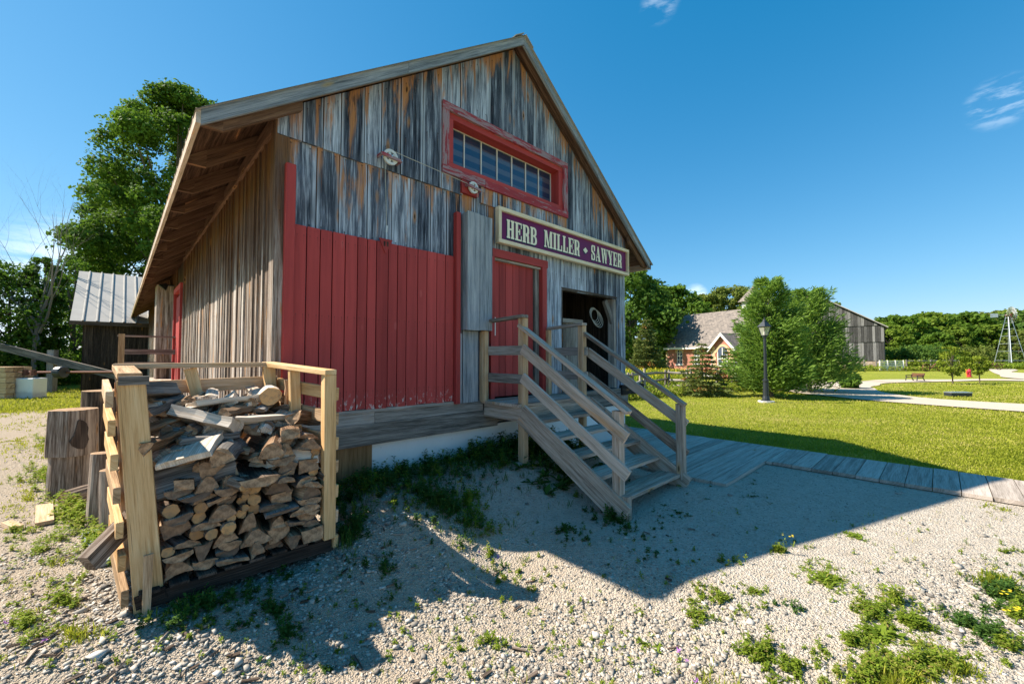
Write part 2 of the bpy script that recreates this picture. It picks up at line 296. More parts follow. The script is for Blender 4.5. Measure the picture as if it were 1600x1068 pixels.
# ------------------------------------------------------------------ mesh builder
ORG = {}
class MB:
    def __init__(s): s.v = []; s.f = []; s.uv = []; s.r = []; s.m = []; s.dt = []; s.cx = []
    def face(s, pts, uvs=None, rnd=.5, mat=0, dt=None, cx=None):
        i = len(s.v); s.v += [tuple(p) for p in pts]; n = len(pts); s.f.append(tuple(range(i, i+n)))
        s.uv += uvs if uvs else [(p[0]+p[1], p[2]) for p in pts]
        s.r.append(rnd); s.m.append(mat); s.dt += dt if dt else [9.]*n; s.cx += cx if cx else [.5]*n
    def hexa(s, a, b, mat=0, rnd=None, emat=None, dts=None, off=None):
        """a, b: 4 corners of the start and of the end of a board (grain runs from a to b)"""
        if rnd is None: rnd = random.random()
        u0, v0 = off if off else (random.random()*60, random.random()*60)
        a = [Vector(p) for p in a]; b = [Vector(p) for p in b]
        ln = ((a[0]+a[2])-(b[0]+b[2])).length/2
        e = emat if emat is not None else mat
        cen = sum(a+b, Vector())/8
        def quad(P, uv, mt, dt, cx=None):
            n = (P[1]-P[0]).cross(P[2]-P[0]); c = sum(P, Vector())/4
            if n.dot(c-cen) < 0: P = P[::-1]; uv = uv[::-1]; dt = dt[::-1]; cx = cx[::-1] if cx else None
            s.face(P, uv, rnd, mt, dt, cx)
        d0, d1 = dts if dts else (9., 9.)
        u = u0
        for i in range(4):
            j = (i+1) % 4; wd = (a[i]-a[j]).length
            quad([a[i], a[j], b[j], b[i]], [(u, v0), (u+wd, v0), (u+wd, v0+ln), (u, v0+ln)], mat, [d0, d0, d1, d1], [0., 1., 1., 0.]); u += wd+.37
        for P, dd in ((a, d0), (b, d1)):
            cx = P[0]
            uv = [((p-cx).length*.7+u0, (p-P[1]).length*.3+v0) for p in P]
            quad(list(P), uv, e, [dd]*4)
    def board(s, p0, p1, w, t, wd=(0, 0, 1), mat=0, rnd=None, emat=None, dts=None):
        """board along p0->p1, width w along wd, thickness t across"""
        p0 = Vector(p0); p1 = Vector(p1); d = (p1-p0).normalized(); wd = Vector(wd); wd = (wd-d*wd.dot(d)).normalized(); td = d.cross(wd)
        k = [(-.5, -.5), (.5, -.5), (.5, .5), (-.5, .5)]
        s.hexa([p0+wd*w*x+td*t*y for x, y in k], [p1+wd*w*x+td*t*y for x, y in k], mat, rnd, emat, dts)
    def box(s, x0, x1, y0, y1, z0, z1, g=2, mat=0, rnd=None, emat=None, dts=None):
        """axis aligned, grain along axis g"""
        if g == 2: a = [(x0, y0, z0), (x1, y0, z0), (x1, y1, z0), (x0, y1, z0)]; b = [(p[0], p[1], z1) for p in a]
        elif g == 0: a = [(x0, y0, z0), (x0, y1, z0), (x0, y1, z1), (x0, y0, z1)]; b = [(x1, p[1], p[2]) for p in a]
        else: a = [(x0, y0, z0), (x1, y0, z0), (x1, y0, z1), (x0, y0, z1)]; b = [(p[0], y1, p[2]) for p in a]
        s.hexa(a, b, mat, rnd, emat, dts)
    def tube(s, pts, rad, n=8, mat=0, rnd=None, caps=True, emat=None):
        if rnd is None: rnd = random.random()
        pts = [Vector(p) for p in pts]; rad = rad if isinstance(rad, (list, tuple)) else [rad]*len(pts)
        rings = []; up = Vector((.13, .21, .97)); u0 = random.random()*50; vv = random.random()*50; vs = []
        for i, p in enumerate(pts):
            d = (pts[min(i+1, len(pts)-1)]-pts[max(i-1, 0)]).normalized()
            x = d.cross(up)
            if x.length < .05: x = d.cross(Vector((1, 0, 0)))
            x.normalize(); y = d.cross(x)
            rings.append([p+(x*math.cos(2*math.pi*k/n)+y*math.sin(2*math.pi*k/n))*rad[i] for k in range(n)])
            if i: vv += (p-pts[i-1]).length
            vs.append(vv)
        for i in range(len(pts)-1):
            for k in range(n):
                j = (k+1) % n; c = 2*math.pi*rad[i]/n
                s.face([rings[i][j], rings[i][k], rings[i+1][k], rings[i+1][j]], [(u0+(k+1)*c, vs[i]), (u0+k*c, vs[i]), (u0+k*c, vs[i+1]), (u0+(k+1)*c, vs[i+1])], rnd, mat)
        if caps:
            e = mat if emat is None else emat
            for R, rv, rr in ((rings[0], 0, rad[0]), (rings[-1], 1, rad[-1])):
                uv = [(math.cos(2*math.pi*k/n)*rr, math.sin(2*math.pi*k/n)*rr) for k in range(n)]
                if rv: R = R[::-1]; uv = uv[::-1]
                s.face(R, uv, rnd, e)
    def prism(s, poly, org, ax, ux, vx, ln, mat=0, emat=1, rnd=None, taper=1., jit=0.):
        """2-D outline in (ux, vx) pushed along ax by ln"""
        if rnd is None: rnd = random.random()
        org = Vector(org); ax = Vector(ax).normalized(); ux = Vector(ux); vx = Vector(vx)
        A = [org+ux*x+vx*y for x, y in poly]
        B = [org+ax*(ln+random.uniform(-jit, jit))+ux*x*taper+vx*y*taper for x, y in poly]
        n = len(poly); u0 = random.random()*50; v0 = random.random()*50; u = u0
        area = sum(poly[i][0]*poly[(i+1) % n][1]-poly[(i+1) % n][0]*poly[i][1] for i in range(n))
        flip = (area > 0) == (ux.cross(vx).dot(ax) > 0)
        for i in range(n):
            j = (i+1) % n; wd = (A[i]-A[j]).length
            P = [A[i], A[j], B[j], B[i]]; q = [(u, v0), (u+wd, v0), (u+wd, v0+ln), (u, v0+ln)]
            if not flip: P = P[::-1]; q = q[::-1]
            s.face(P, q, rnd, mat); u += wd
        qa = [tuple(p) for p in poly]
        s.face(A[::-1] if flip else A, qa[::-1] if flip else qa, rnd, emat); s.face(B if flip else B[::-1], qa if flip else qa[::-1], rnd, emat)
    def build(s, name, mats, parent=None, org=None, bevel=0, smooth=False):
        V = np.array(s.v, dtype=np.float64)
        if parent is not None: o0 = ORG[parent.name]
        elif org is not None: o0 = Vector(org)
        else:
            mn = V.min(0); mx = V.max(0); o0 = Vector(((mn[0]+mx[0])/2, (mn[1]+mx[1])/2, mn[2]))
        V = V-np.array(o0)
        me = bpy.data.meshes.new(name); me.from_pydata(V.tolist(), [], s.f)
        if not isinstance(mats, (list, tuple)): mats = [mats]
        for m in mats: me.materials.append(m)
        uvl = me.uv_layers.new(name='UVMap'); uvl.data.foreach_set('uv', np.array(s.uv, dtype=np.float32).ravel())
        at = me.attributes.new('rnd', 'FLOAT', 'FACE'); at.data.foreach_set('value', np.array(s.r, dtype=np.float32))
        at = me.attributes.new('dtop', 'FLOAT', 'CORNER'); at.data.foreach_set('value', np.array(s.dt, dtype=np.float32))
        at = me.attributes.new('across', 'FLOAT', 'CORNER'); at.data.foreach_set('value', np.array(s.cx, dtype=np.float32))
        me.polygons.foreach_set('material_index', np.array(s.m, dtype=np.int32))
        o = bpy.data.objects.new(name, me); COL.objects.link(o)
        if bevel or smooth:
            import bmesh
            bm = bmesh.new(); bm.from_mesh(me); bmesh.ops.remove_doubles(bm, verts=bm.verts, dist=1e-5); bm.to_mesh(me); bm.free()
        if bevel:
            b = o.modifiers.new('b', 'BEVEL'); b.width = bevel; b.segments = 1; b.limit_method = 'ANGLE'; b.use_clamp_overlap = True
        if smooth: me.shade_smooth()
        if parent is not None: o.parent = parent; ORG[o.name] = o0
        else: o.location = o0; ORG[o.name] = o0
        me.update(); return o

def tag(o, label=None, cat=None, group=None, kind=None):
    for k, v in (('label', label), ('category', cat), ('group', group), ('kind', kind)):
        if v: o[k] = v
    return o
def thing(name, loc, label, cat, group=None):
    o = bpy.data.objects.new(name, None); o.empty_display_size = .2; COL.objects.link(o); o.location = loc; ORG[o.name] = Vector(loc)
    return tag(o, label, cat, group)
def npmesh(name, V, Fc, rnd, mats, matidx=None):
    me = bpy.data.meshes.new(name); nf, k = Fc.shape
    me.vertices.add(len(V)); me.vertices.foreach_set('co', V.astype(np.float32).ravel())
    me.loops.add(nf*k); me.loops.foreach_set('vertex_index', Fc.astype(np.int32).ravel())
    me.polygons.add(nf); me.polygons.foreach_set('loop_start', (np.arange(nf)*k).astype(np.int32)); me.polygons.foreach_set('loop_total', np.full(nf, k, dtype=np.int32))
    for m in (mats if isinstance(mats, (list, tuple)) else [mats]): me.materials.append(m)
    if matidx is not None: me.polygons.foreach_set('material_index', matidx.astype(np.int32))
    me.update(calc_edges=True); at = me.attributes.new('rnd', 'FLOAT', 'FACE'); at.data.foreach_set('value', rnd.astype(np.float32)); me.validate(); return me
def nobj(name, me, loc=(0, 0, 0), parent=None):
    o = bpy.data.objects.new(name, me); COL.objects.link(o)
    if parent is None: o.location = loc
    else: o.parent = parent
    ORG[o.name] = Vector(loc) if parent is None else ORG[parent.name]
    return o
def copy_tree(o, parent=None):
    c = o.copy(); COL.objects.link(c)
    if parent: c.parent = parent
    for ch in [x for x in COL.objects if x.parent == o]: copy_tree(ch, c)
    return c
def sm(x): x = max(0., min(1., x)); return x*x*(3-2*x)
def gh(x, y):
    m = .28*sm((y-2.5)/1.3)*sm((x-1.0)/.9)*sm((5.6-x)/.7)
    m -= .2*sm((3.35-y)/1.0)*sm((3.1-x)/1.0)*sm((x+3.)/1.5)
    u = .018*math.sin(x*1.3+.4)*math.sin(y*1.1)+.012*math.sin(x*3.1+y*2.3)
    return m+(u if (x < 6.6 and y < 4.2) else 0)*(1 if x < 5 else max(0, 1-(x-5)/1.2))
def un(x, y, z=0., dep=None):
    """the point of the horizontal plane z (or at distance dep) seen at photo position x, y: real ground points"""
    d = skydir(x, y)
    t = dep if dep else (z-CAMH)/d.z
    return Vector((0, 0, CAMH))+d*t

# ------------------------------------------------------------------ ground
def grid_sheet(name, xs, ys, zf, mat, keep=None, kind='structure'):
    V = np.array([(x, y, zf(x, y)) for y in ys for x in xs]); nx = len(xs); F = []
    for j in range(len(ys)-1):
        for i in range(nx-1):
            cx = (xs[i]+xs[i+1])/2; cy = (ys[j]+ys[j+1])/2
            if keep is None or keep(cx, cy): F.append((j*nx+i, j*nx+i+1, (j+1)*nx+i+1, (j+1)*nx+i))
    me = npmesh(name, V, np.array(F), np.full(len(F), .5), mat); me.polygons.foreach_set('use_smooth', [True]*len(F))
    return tag(nobj(name, me), kind=kind)
def axis_pts(lo, hi, fine_lo, fine_hi, step, grow=1.35):
    a = list(np.arange(fine_lo, fine_hi+1e-6, step)); s = step; x = a[-1]
    while x < hi: s *= grow; x += s; a.append(x)
    s = step; x = a[0]; b = []
    while x > lo: s *= grow; x -= s; b.append(x)
    return b[::-1]+a
def farz(x, y):
    d = math.hypot(x, y)
    if d > 60: return gh(x, y)-.012*0
    return gh(x, y)
xs = axis_pts(-900, 1200, -4, 9, .25); ys = axis_pts(-900, 1200, -5, 10, .25)
ground = grid_sheet('ground', xs, ys, lambda x, y: farz(x, y)-.03, GRASSG)
from mathutils import noise as mn
def nz(x, y, s=1.): return mn.noise(Vector((x*s, y*s, 3.7)))
def in_gravel(x, y):
    e = nz(x, y, .9)*.35+nz(x, y, 3.)*.12
    if 6.98 < x: return False
    if y < 4.4 and x > -7: return y > -9
    # strip along the left of the barn
    return -3.6+e*1.6-(y-4)*.02 < x < 1.1 and y < 19+e*3 or (-7 < x < -1 and y < 7+e)
xs2 = list(np.arange(-7, 7.0001, .1)); ys2 = list(np.arange(-9, 22.01, .1))
gravel = grid_sheet('gravel_yard', xs2, ys2, lambda x, y: gh(x, y)+.004, GRAVEL, in_gravel)

# curving gravel path across the lawn
def strip(name, L1, L2, z, mat):
    mb = MB()
    def rs(P, n=60):
        P = [Vector((p[0], p[1], z)) for p in P]; d = [0]
        for i in range(1, len(P)): d.append(d[-1]+(P[i]-P[i-1]).length)
        out = []
        for k in range(n+1):
            t = d[-1]*k/n; i = max(j for j in range(len(d)) if d[j] <= t+1e-6); i = min(i, len(P)-2)
            f = (t-d[i])/max(1e-6, d[i+1]-d[i])
            def cr(a, b, c, e, t): return .5*((2*b)+(-a+c)*t+(2*a-5*b+4*c-e)*t*t+(-a+3*b-3*c+e)*t**3)
            p = cr(P[max(i-1, 0)], P[i], P[i+1], P[min(i+2, len(P)-1)], f)
            out.append(Vector((p.x, p.y, z)))
        return out
    A = rs(L1); B = rs(L2)
    for i in range(len(A)-1): mb.face([B[i], A[i], A[i+1], B[i+1]], [(p.x, p.y) for p in (B[i], A[i], A[i+1], B[i+1])])
    return tag(mb.build(name, mat, org=(0, 0, 0)), kind='structure')
G2 = lambda *P: [tuple(un(*p))[:2] for p in P]
outer = [(19.3, -9), (19.0, -4)]+G2((1600, 643), (1500, 636), (1420, 630), (1350, 624.5), (1290, 618), (1240, 613))+[(26.5, 8.5), (29, 9.6)]+[(34, 8.6)]+G2((1330, 595.5), (1380, 592.8), (1480, 592.6), (1600, 592.4))+[(44, -14)]
inner = [(21.2, -9), (21.0, -4)]+G2((1600, 631), (1540, 628), (1450, 622), (1400, 616), (1375, 611.5), (1366, 606))+[(28.4, 2.6), (29.4, 2.6)]+[(31, 2.4)]+G2((1376, 599.5), (1400, 597.5), (1480, 595.8), (1600, 595))+[(40, -14)]
path = strip('gravel_path', outer, inner, .012, PATHM)
path2 = strip('gravel_road', G2((1535, 572), (1545, 578), (1560, 585), (1600, 592))+[(38, -12)], G2((1560, 571.5), (1575, 574), (1590, 578), (1605, 583))+[(50, -16)], .02, PATHM)

# ------------------------------------------------------------------ sawmill barn
Y0 = 4.37; XL = 1.1; XR = 7.30; XC = 4.17; ZA = 6.31; YB = 27.0; YR = 4.10
XEL = .44; XER = 7.91
def zt(x): return ZA-.717*(XC-x) if x < XC else ZA-.738*(x-XC)
def zw(x): return zt(x)-.112
barn = thing('sawmill_barn', (4.2, Y0, 0), 'large weathered grey plank sawmill barn with a red sliding door panel and metal roof', 'barn')
rng = random.Random(11)
def vboards(mb, x0, x1, zlo, zhi, y, wd=(.17, .30), th=.024, gap=.007, gable=True, dtf=True, rb=None):
    """upright boards on the front between x0 and x1; zlo, zhi are functions"""
    x = x0
    while x < x1-.01:
        ww = rng.uniform(*wd)
        if x+ww > x1-.08: ww = x1-x
        gap = rng.uniform(.006, .016); a = x+gap/2; b = x+ww-gap/2; t = th+rng.uniform(-.004, .006); yy = y-t
        lo = zlo(x+ww/2)+rng.uniform(-.006, .006); za, zb = zhi(a), zhi(b)
        # split at the ridge so the tops follow the slope
        A = [(a, yy, lo), (b, yy, lo), (b, y, lo), (a, y, lo)]; B = [(a, yy, za), (b, yy, zb), (b, y, zb), (a, y, za)]
        mb.hexa(A, B, 0, rng.random(), dts=((max(za, zb)-lo), 0.))
        x += ww
WX0, WX1, WZ0, WZ1 = 2.90, 5.42, 3.935, 4.865      # gable window
# backing (dark, behind the boards) with holes for window, door and opening
mb = MB()
def panel(x0, x1, z0, z1, y=Y0+.03, t=.05):
    if callable(z1):
        za, zb = z1(x0), z1(x1)
        mb.hexa([(x0, y, z0), (x1, y, z0), (x1, y+t, z0), (x0, y+t, z0)], [(x0, y, za), (x1, y, zb), (x1, y+t, zb), (x0, y+t, za)])
    else: mb.box(x0, x1, y, y+t, z0, z1)
panel(XL, WX0+.05, .66, 3.9); panel(XL, WX0+.05, 3.9, lambda x: zw(x)); panel(WX0+.05, XC, WZ1-.05, lambda x: zw(x)); panel(XC, WX1-.05, WZ1-.05, lambda x: zw(x))
panel(WX1-.05, XR, 3.2, lambda x: zw(x)); panel(WX0+.05, WX1-.05, 3.2, WZ0+.03); panel(2.95, 3.82, .66, 3.2); panel(4.86, 5.33, .66, 3.2); panel(3.82, 4.86, 3.1, 3.2); panel(5.33, XR, 2.73, 3.2); panel(7.0, XR, .66, 2.73); panel(XR-.001+.001, XR+.0, .66, .67) if 0 else None
mb.build('wall_backing', W_DARK, barn)
# upper front siding (proud of the lower boards)
mb = MB()
LAP = 3.73
vboards(mb, 1.04, 2.90, lambda x: LAP+rng.uniform(-.01, .01), zw, Y0, th=.05)
vboards(mb, 2.90, XC, lambda x: WZ1-.02, zw, Y0, th=.05); vboards(mb, XC, 5.42, lambda x: WZ1-.02, zw, Y0, th=.05)
vboards(mb, 5.42, XR-.01, lambda x: 3.68, zw, Y0, th=.05, wd=(.15, .24))
vboards(mb, 2.90, 3.24, lambda x: LAP, lambda x: WZ0+.02, Y0, th=.05, wd=(.14, .2))
vboards(mb, 3.55, 5.42, lambda x: LAP-.02, lambda x: WZ0+.02, Y0, th=.05, wd=(.2, .26))
mb.build('upper_siding', W_FRONT, barn)
mb = MB()
vboards(mb, XL+.005, 3.24, lambda x: 1.0, lambda x: LAP+.06, Y0, wd=(.2, .32))
vboards(mb, 3.24, 3.82, lambda x: 1.0, lambda x: LAP+.16, Y0, wd=(.2, .3)); vboards(mb, 3.82, 4.9, lambda x: 3.10, lambda x: LAP+.1, Y0, wd=(.2, .3))
vboards(mb, 4.88, 5.33, lambda x: 1.0, lambda x: LAP+.1, Y0, wd=(.2, .26)); vboards(mb, 5.33, 7.0, lambda x: 2.72, lambda x: LAP+.1, Y0, wd=(.16, .24))
vboards(mb, 7.0, XR, lambda x: .9, lambda x: LAP+.1, Y0, wd=(.12, .17))
mb.build('lower_siding', W_FRONT, barn)
# left side wall
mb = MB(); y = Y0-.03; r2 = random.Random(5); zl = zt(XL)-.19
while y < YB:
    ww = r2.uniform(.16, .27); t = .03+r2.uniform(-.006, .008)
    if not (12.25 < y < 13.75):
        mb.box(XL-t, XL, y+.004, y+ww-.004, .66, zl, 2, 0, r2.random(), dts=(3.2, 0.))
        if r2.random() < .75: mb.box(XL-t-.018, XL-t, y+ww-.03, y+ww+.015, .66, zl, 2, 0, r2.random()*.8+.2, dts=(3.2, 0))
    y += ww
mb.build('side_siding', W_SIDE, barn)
mb = MB(); mb.box(XL+.001, XL+.06, Y0+.08, YB, .5, zl, 2); mb.box(XR-.06, XR-.0, Y0+.08, YB, .2, zw(XR), 2); mb.box(XL, XR, YB, YB+.06, .2, zw(XL), 2)
mb.hexa([(XL, YB, zw(XL)), (XR, YB, zw(XL)), (XR, YB+.06, zw(XL)), (XL, YB+.06, zw(XL))], [(XC-.1, YB, zw(XC)), (XC+.1, YB, zw(XC)), (XC+.1, YB+.06, zw(XC)), (XC-.1, YB+.06, zw(XC))])
mb.box(XL+.1, XR-.1, Y0+.09, YB-.1, .86, .94, 1); mb.box(4.95, 5.0, Y0+.1, 7.2, .95, 3.6, 2); mb.box(5.05, XR-.07, 7.2, 7.26, .95, 3.6, 2); mb.box(5.0, XR-.07, Y0+.1, 7.2, 3.45, 3.5, 1)
mb.build('inner_walls', W_DARK, barn)
# roof
mb = MB()
for s, xe in ((-1, XEL), (1, XER)):
    def rp(x, y, dz): return (x, y, zt(x)+dz)
    mb.hexa([rp(xe, YR+.02, -.055), rp(XC, YR+.02, -.055), rp(XC, YR+.02, -.03), rp(xe, YR+.02, -.03)], [rp(xe, YB+.3, -.055), rp(XC, YB+.3, -.055), rp(XC, YB+.3, -.03), rp(xe, YB+.3, -.03)])
mb.build('roof_deck', W_RAFT, barn)
mb = MB()
for s, xe in ((-1, XEL-.04), (1, XER+.04)):
    prof = []; y = YR-.03
    while y < YB+.3:
        prof += [(y, .0), (y+.19, .0), (y+.205, .02), (y+.235, .02)]; y += .25
    for (ya, da), (yb, db) in zip(prof[:-1], prof[1:]):
        mb.face([(xe, ya, zt(xe)+da-.024), (xe, yb, zt(xe)+db-.024), (XC, yb, ZA+db-.024), (XC, ya, ZA+da-.024)])
        mb.face([(xe, ya, zt(xe)+da-.029), (xe, yb, zt(xe)+db-.029), (XC, yb, ZA+db-.029), (XC, ya, ZA+da-.029)])
mb.board((XC-.1, YR-.03, ZA-.065), (XC-.1, YB+.3, ZA-.065), .2, .01, (1, 0, .717)); mb.board((XC+.1, YR-.03, ZA-.065), (XC+.1, YB+.3, ZA-.065), .2, .01, (1, 0, -.738))
mb.build('metal_roofing', METAL_ROOF, barn)
for s, xe in ((-1, XEL), (1, XER)):
    mb = MB(); a = zt(xe)
    for (x0, x1) in ((xe, (xe+XC)/2), ((xe+XC)/2+.004*(1 if s < 0 else -1), XC)):
        mb.hexa([(x0, YR, zt(x0)-.155), (x0, YR+.035, zt(x0)-.155), (x0, YR+.035, zt(x0)-.01), (x0, YR, zt(x0)-.01)], [(x1, YR, zt(x1)-.155), (x1, YR+.035, zt(x1)-.155), (x1, YR+.035, zt(x1)-.01), (x1, YR, zt(x1)-.01)], rnd=.45)
    mb.build('rake_board', W_LIGHTGREY, barn)
    mb = MB(); mb.box(xe-.035, xe-.001, YR+.0, YB+.3, a-.15, a-.03, 1, rnd=.7); mb.build('fascia_board', W_STAIR, barn)
    # soffit board behind the rake
    mb = MB()
    for q in range(2):
        yy0, yy1 = (YR+.037, YR+.16) if q == 0 else (YR+.163, Y0-.06)
        x0, x1 = xe+(.02 if s < 0 else -.02), XC
        mb.hexa([(x0, yy0, zt(x0)-.1), (x0, yy1, zt(x0)-.1), (x0, yy1, zt(x0)-.07), (x0, yy0, zt(x0)-.07)], [(x1, yy0, zt(x1)-.1), (x1, yy1, zt(x1)-.1), (x1, yy1, zt(x1)-.07), (x1, yy0, zt(x1)-.07)])
    mb.build('soffit', W_RAFT, barn)
# rafter tails under the left and the right eave
for s, xe, xw, n in ((-1, XEL, XL, 25), (1, XER, XR, 2)):
    for i in range(n):
        y = 4.2+.92*i; mb = MB(); x1 = xw+(.12 if s < 0 else -.12); x0 = xe+(.01 if s < 0 else -.01); xm = xe+(.16 if s < 0 else -.16); t = .024
        lo = -.235
        mb.hexa([(x0, y-t, zt(x0)-.13), (x0, y+t, zt(x0)-.13), (x0, y+t, zt(x0)-.056), (x0, y-t, zt(x0)-.056)], [(xm, y-t, zt(xm)+lo), (xm, y+t, zt(xm)+lo), (xm, y+t, zt(xm)-.056), (xm, y-t, zt(xm)-.056)], rnd=.5)
        mb.hexa([(xm, y-t, zt(xm)+lo), (xm, y+t, zt(xm)+lo), (xm, y+t, zt(xm)-.056), (xm, y-t, zt(xm)-.056)], [(x1, y-t, zt(x1)+lo), (x1, y+t, zt(x1)+lo), (x1, y+t, zt(x1)-.056), (x1, y-t, zt(x1)-.056)], rnd=.5)
        mb.build('rafter_tail', W_RAFT, barn)
# plate board on top of side wall
mb = MB(); mb.box(XL-.075, XL-.036, Y0+.03, 12, zl-.12, zl+.02, 1); mb.build('wall_plate', W_RAFT, barn)
# corner boards
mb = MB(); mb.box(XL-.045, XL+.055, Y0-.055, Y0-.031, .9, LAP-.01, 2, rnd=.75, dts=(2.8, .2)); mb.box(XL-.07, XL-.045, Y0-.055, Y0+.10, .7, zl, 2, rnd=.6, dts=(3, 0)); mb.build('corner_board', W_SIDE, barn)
# sill beams and foundation
mb = MB(); mb.box(XL-.04, 2.05, Y0-.05, Y0+.02, .87, .995, 0, rnd=.9); mb.box(2.053, 3.6, Y0-.05, Y0+.02, .875, 1.0, 0, rnd=.55); mb.box(1.2, 3.2, Y0-.062, Y0-.02, .997, 1.03, 0, rnd=.85); mb.build('sill_board', W_GREY, barn)
mb = MB(); mb.box(XL-.04, 3.85, Y0-.065, Y0+.05, .645, .872, 0, rnd=.25); mb.box(3.853, XR+.02, Y0-.06, Y0+.05, .70, .99, 0, rnd=.2); mb.build('sill_beam', W_GREY, barn)
mb = MB(); mb.box(2.04, XR, Y0+.0, Y0+.25, -.3, .66, 0); mb.box(XL+.03, 2.04, Y0+.08, Y0+.25, -.3, .66, 0); mb.box(XL+.03, XL+.25, Y0+.25, YB, -.3, .5, 1)
mb.build('foundation', CONC, barn)
mb = MB(); mb.box(1.55, 2.037, Y0-.03, Y0+.06, .05, .643, 2); mb.build('crawlspace_panel', W_OSB, barn)
# sill beam end sticking out at the right corner
mb = MB(); mb.box(7.06, 7.9, Y0-.09, Y0+.12, .86, 1.05, 0, rnd=.1); mb.build('beam_end', W_DARK, barn)
# red sliding door panel: planks
dp = MB(); x = 1.205; r3 = random.Random(3)
wds = [r3.uniform(.105, .15) for _ in range(15)]; f = (3.095-1.205)/sum(wds)
for q in wds:
    q *= f; t = .03+r3.uniform(0, .006); dp.box(x+.0055, x+q-.0055, Y0-.03-t, Y0-.031, 1.032+r3.uniform(-.006, .008), 2.888, 2, rnd=r3.random(), dts=(1.85, 0)); x += q
door_panel = dp.build('red_door_panel', P_RED, barn)
tag(door_panel, 'broad red plank door panel on the barn front')
mb = MB(); z = 2.94; T = [(-.075, .0), (.075, .0), (.035, -.075), (.0, -.15), (-.035, -.075)]
mb.prism([(-.08, 0), (-.055, -.0), (.055, 0), (.08, 0), (.012, -.155), (-.012, -.155)], (2.15, Y0-.078, 2.925), (0, 1, 0), (1, 0, 0), (0, 0, 1), .014, 0, 0)
mb2 = MB()
for dx in (-.018, .018): mb2.prism([(-.011, -.03), (.011, -.03), (.008, -.085), (-.006, -.085)], (2.15+dx, Y0-.0815, 2.925), (0, 1, 0), (1, 0, 0), (0, 0, 1), .003, 0, 0)
hk = mb.build('hanger_plate', P_REDP, barn); mb2.build('hanger_slot', W_DARK, hk)
mb = MB(); mb.box(1.112, 1.2, Y0-.115, Y0-.056, 1.0, 3.45, 2, rnd=.6); mb.build('door_guide_post', P_REDP, barn, bevel=.004)
mb = MB(); mb.box(3.10, 3.168, Y0-.115, Y0-.04, 1.0, 3.465, 2, rnd=.4); mb.build('door_guide_post', P_REDP, barn, bevel=.004)
# weight box
mb = MB(); xa, xb, yf, zb, ztop = 3.22, 3.64, Y0-.19, 1.945, 3.46
mb.box(xa, xa+.028, yf+.03, Y0-.03, zb, ztop+.02, 2, rnd=.5); mb.box(xa, xa+.2, yf, yf+.028, zb-.004, ztop+.03, 2, rnd=.8); mb.box(xa+.203, xb-.0, yf, yf+.028, zb+.003, ztop+.02, 2, rnd=.55); mb.box(xb-.028, xb, yf+.03, Y0-.03, zb, ztop, 2); mb.box(xa+.03, xb-.03, yf+.03, Y0-.03, ztop-.06, ztop-.03, 0)
mb.build('weight_box', W_LIGHTGREY, barn, bevel=.003)
mb = MB(); mb.box(3.55, 3.62, Y0-.1, Y0-.03, 1.0, 1.94, 2, rnd=.9); mb.build('wall_stud', W_NEW2, barn)
mb = MB(); mb.box(3.25, 3.5, Y0-.06, Y0-.032, 1.0, 1.94, 2, rnd=.6); mb.box(3.175, 3.235, Y0-.055, Y0-.032, 1.0, 1.9, 2, rnd=.9); mb.build('patch_board', W_LIGHTGREY, barn)
# entry door
dr = MB(); x = 3.83; 
for q in (.13, .13, .145, .13, .15, .16):
    dr.box(x+.004, x+q-.004, Y0+.03, Y0+.06, 1.03, 3.0, 2, rnd=r3.random()); x += q
ent = dr.build('entry_door', P_RED, barn); tag(ent, 'narrow red plank entry door')
mb = MB(); mb.box(3.84, 3.87, Y0+.0, Y0+.028, 1.9, 2.16, 2); mb.build('door_notice', WHITEP, ent)
mb = MB(); mb.box(3.76, 4.93, Y0-.06, Y0-.031, 3.01, 3.125, 0, rnd=.5); mb.build('door_head', P_REDP, barn)
mb = MB(); mb.box(4.80, 4.905, Y0-.06, Y0+.02, 1.0, 3.008, 2, rnd=.5); mb.build('door_jamb', P_REDP, barn)
mb = MB(); mb.box(3.73, 3.80, Y0-.06, Y0+.02, 1.0, 3.008, 2, rnd=.5); mb.build('door_jamb', P_REDP, barn)
mb = MB(); mb.box(4.70, 4.79, Y0+.01, Y0+.12, 1.0, 3.0, 2, rnd=.3); mb.box(3.80, 4.79, Y0-.028, Y0+.03, 2.975, 3.006, 0, rnd=.9); mb.build('inner_frame', W_GREY, barn)
# opening at the right: frame, crate inside
mb = MB(); mb.box(5.30, 5.335, Y0-.03, Y0+.12, 1.0, 2.72, 2); mb.box(5.30, 7.0, Y0-.03, Y0+.12, 2.725, 2.76, 0); mb.build('opening_frame', W_DARK, barn)
mb = MB(); mb.box(6.93, 7.03, Y0+.0, Y0+.14, 1.0, 2.72, 2, rnd=.8); mb.board((6.72, Y0+.07, 2.68), (6.98, Y0+.07, 2.25), .1, .06, (1, 0, 1)); mb.build('corner_post', W_GREY, barn)
crate = thing('feed_bin', (5.9, Y0+.6, .95), 'tall grey plank bin standing inside the open bay at the right of the barn front', 'wooden bin')
mb = MB(); x = 5.5
for q in (.2, .18, .22, .2): mb.box(x+.003, x+q-.003, Y0+.35, Y0+.375, .95, 2.22, 2); x += q
mb.build('front_boards', W_GREY, crate); mb = MB(); mb.box(5.4, 6.34, Y0+.30, Y0+.37+.06, 2.223, 2.29, 0, rnd=.9); mb.build('top_rail', W_GREY, crate)
mb = MB(); mb.box(6.31, 6.40, Y0+.28, Y0+.36, .95, 2.222, 2, rnd=.9); mb.build('post', W_GREY, crate)
mb = MB(); mb.box(6.41, 6.43, Y0+.37, Y0+1.3, .95, 2.2, 2); mb.build('side_boards', W_DARK, crate)
coil = MB()
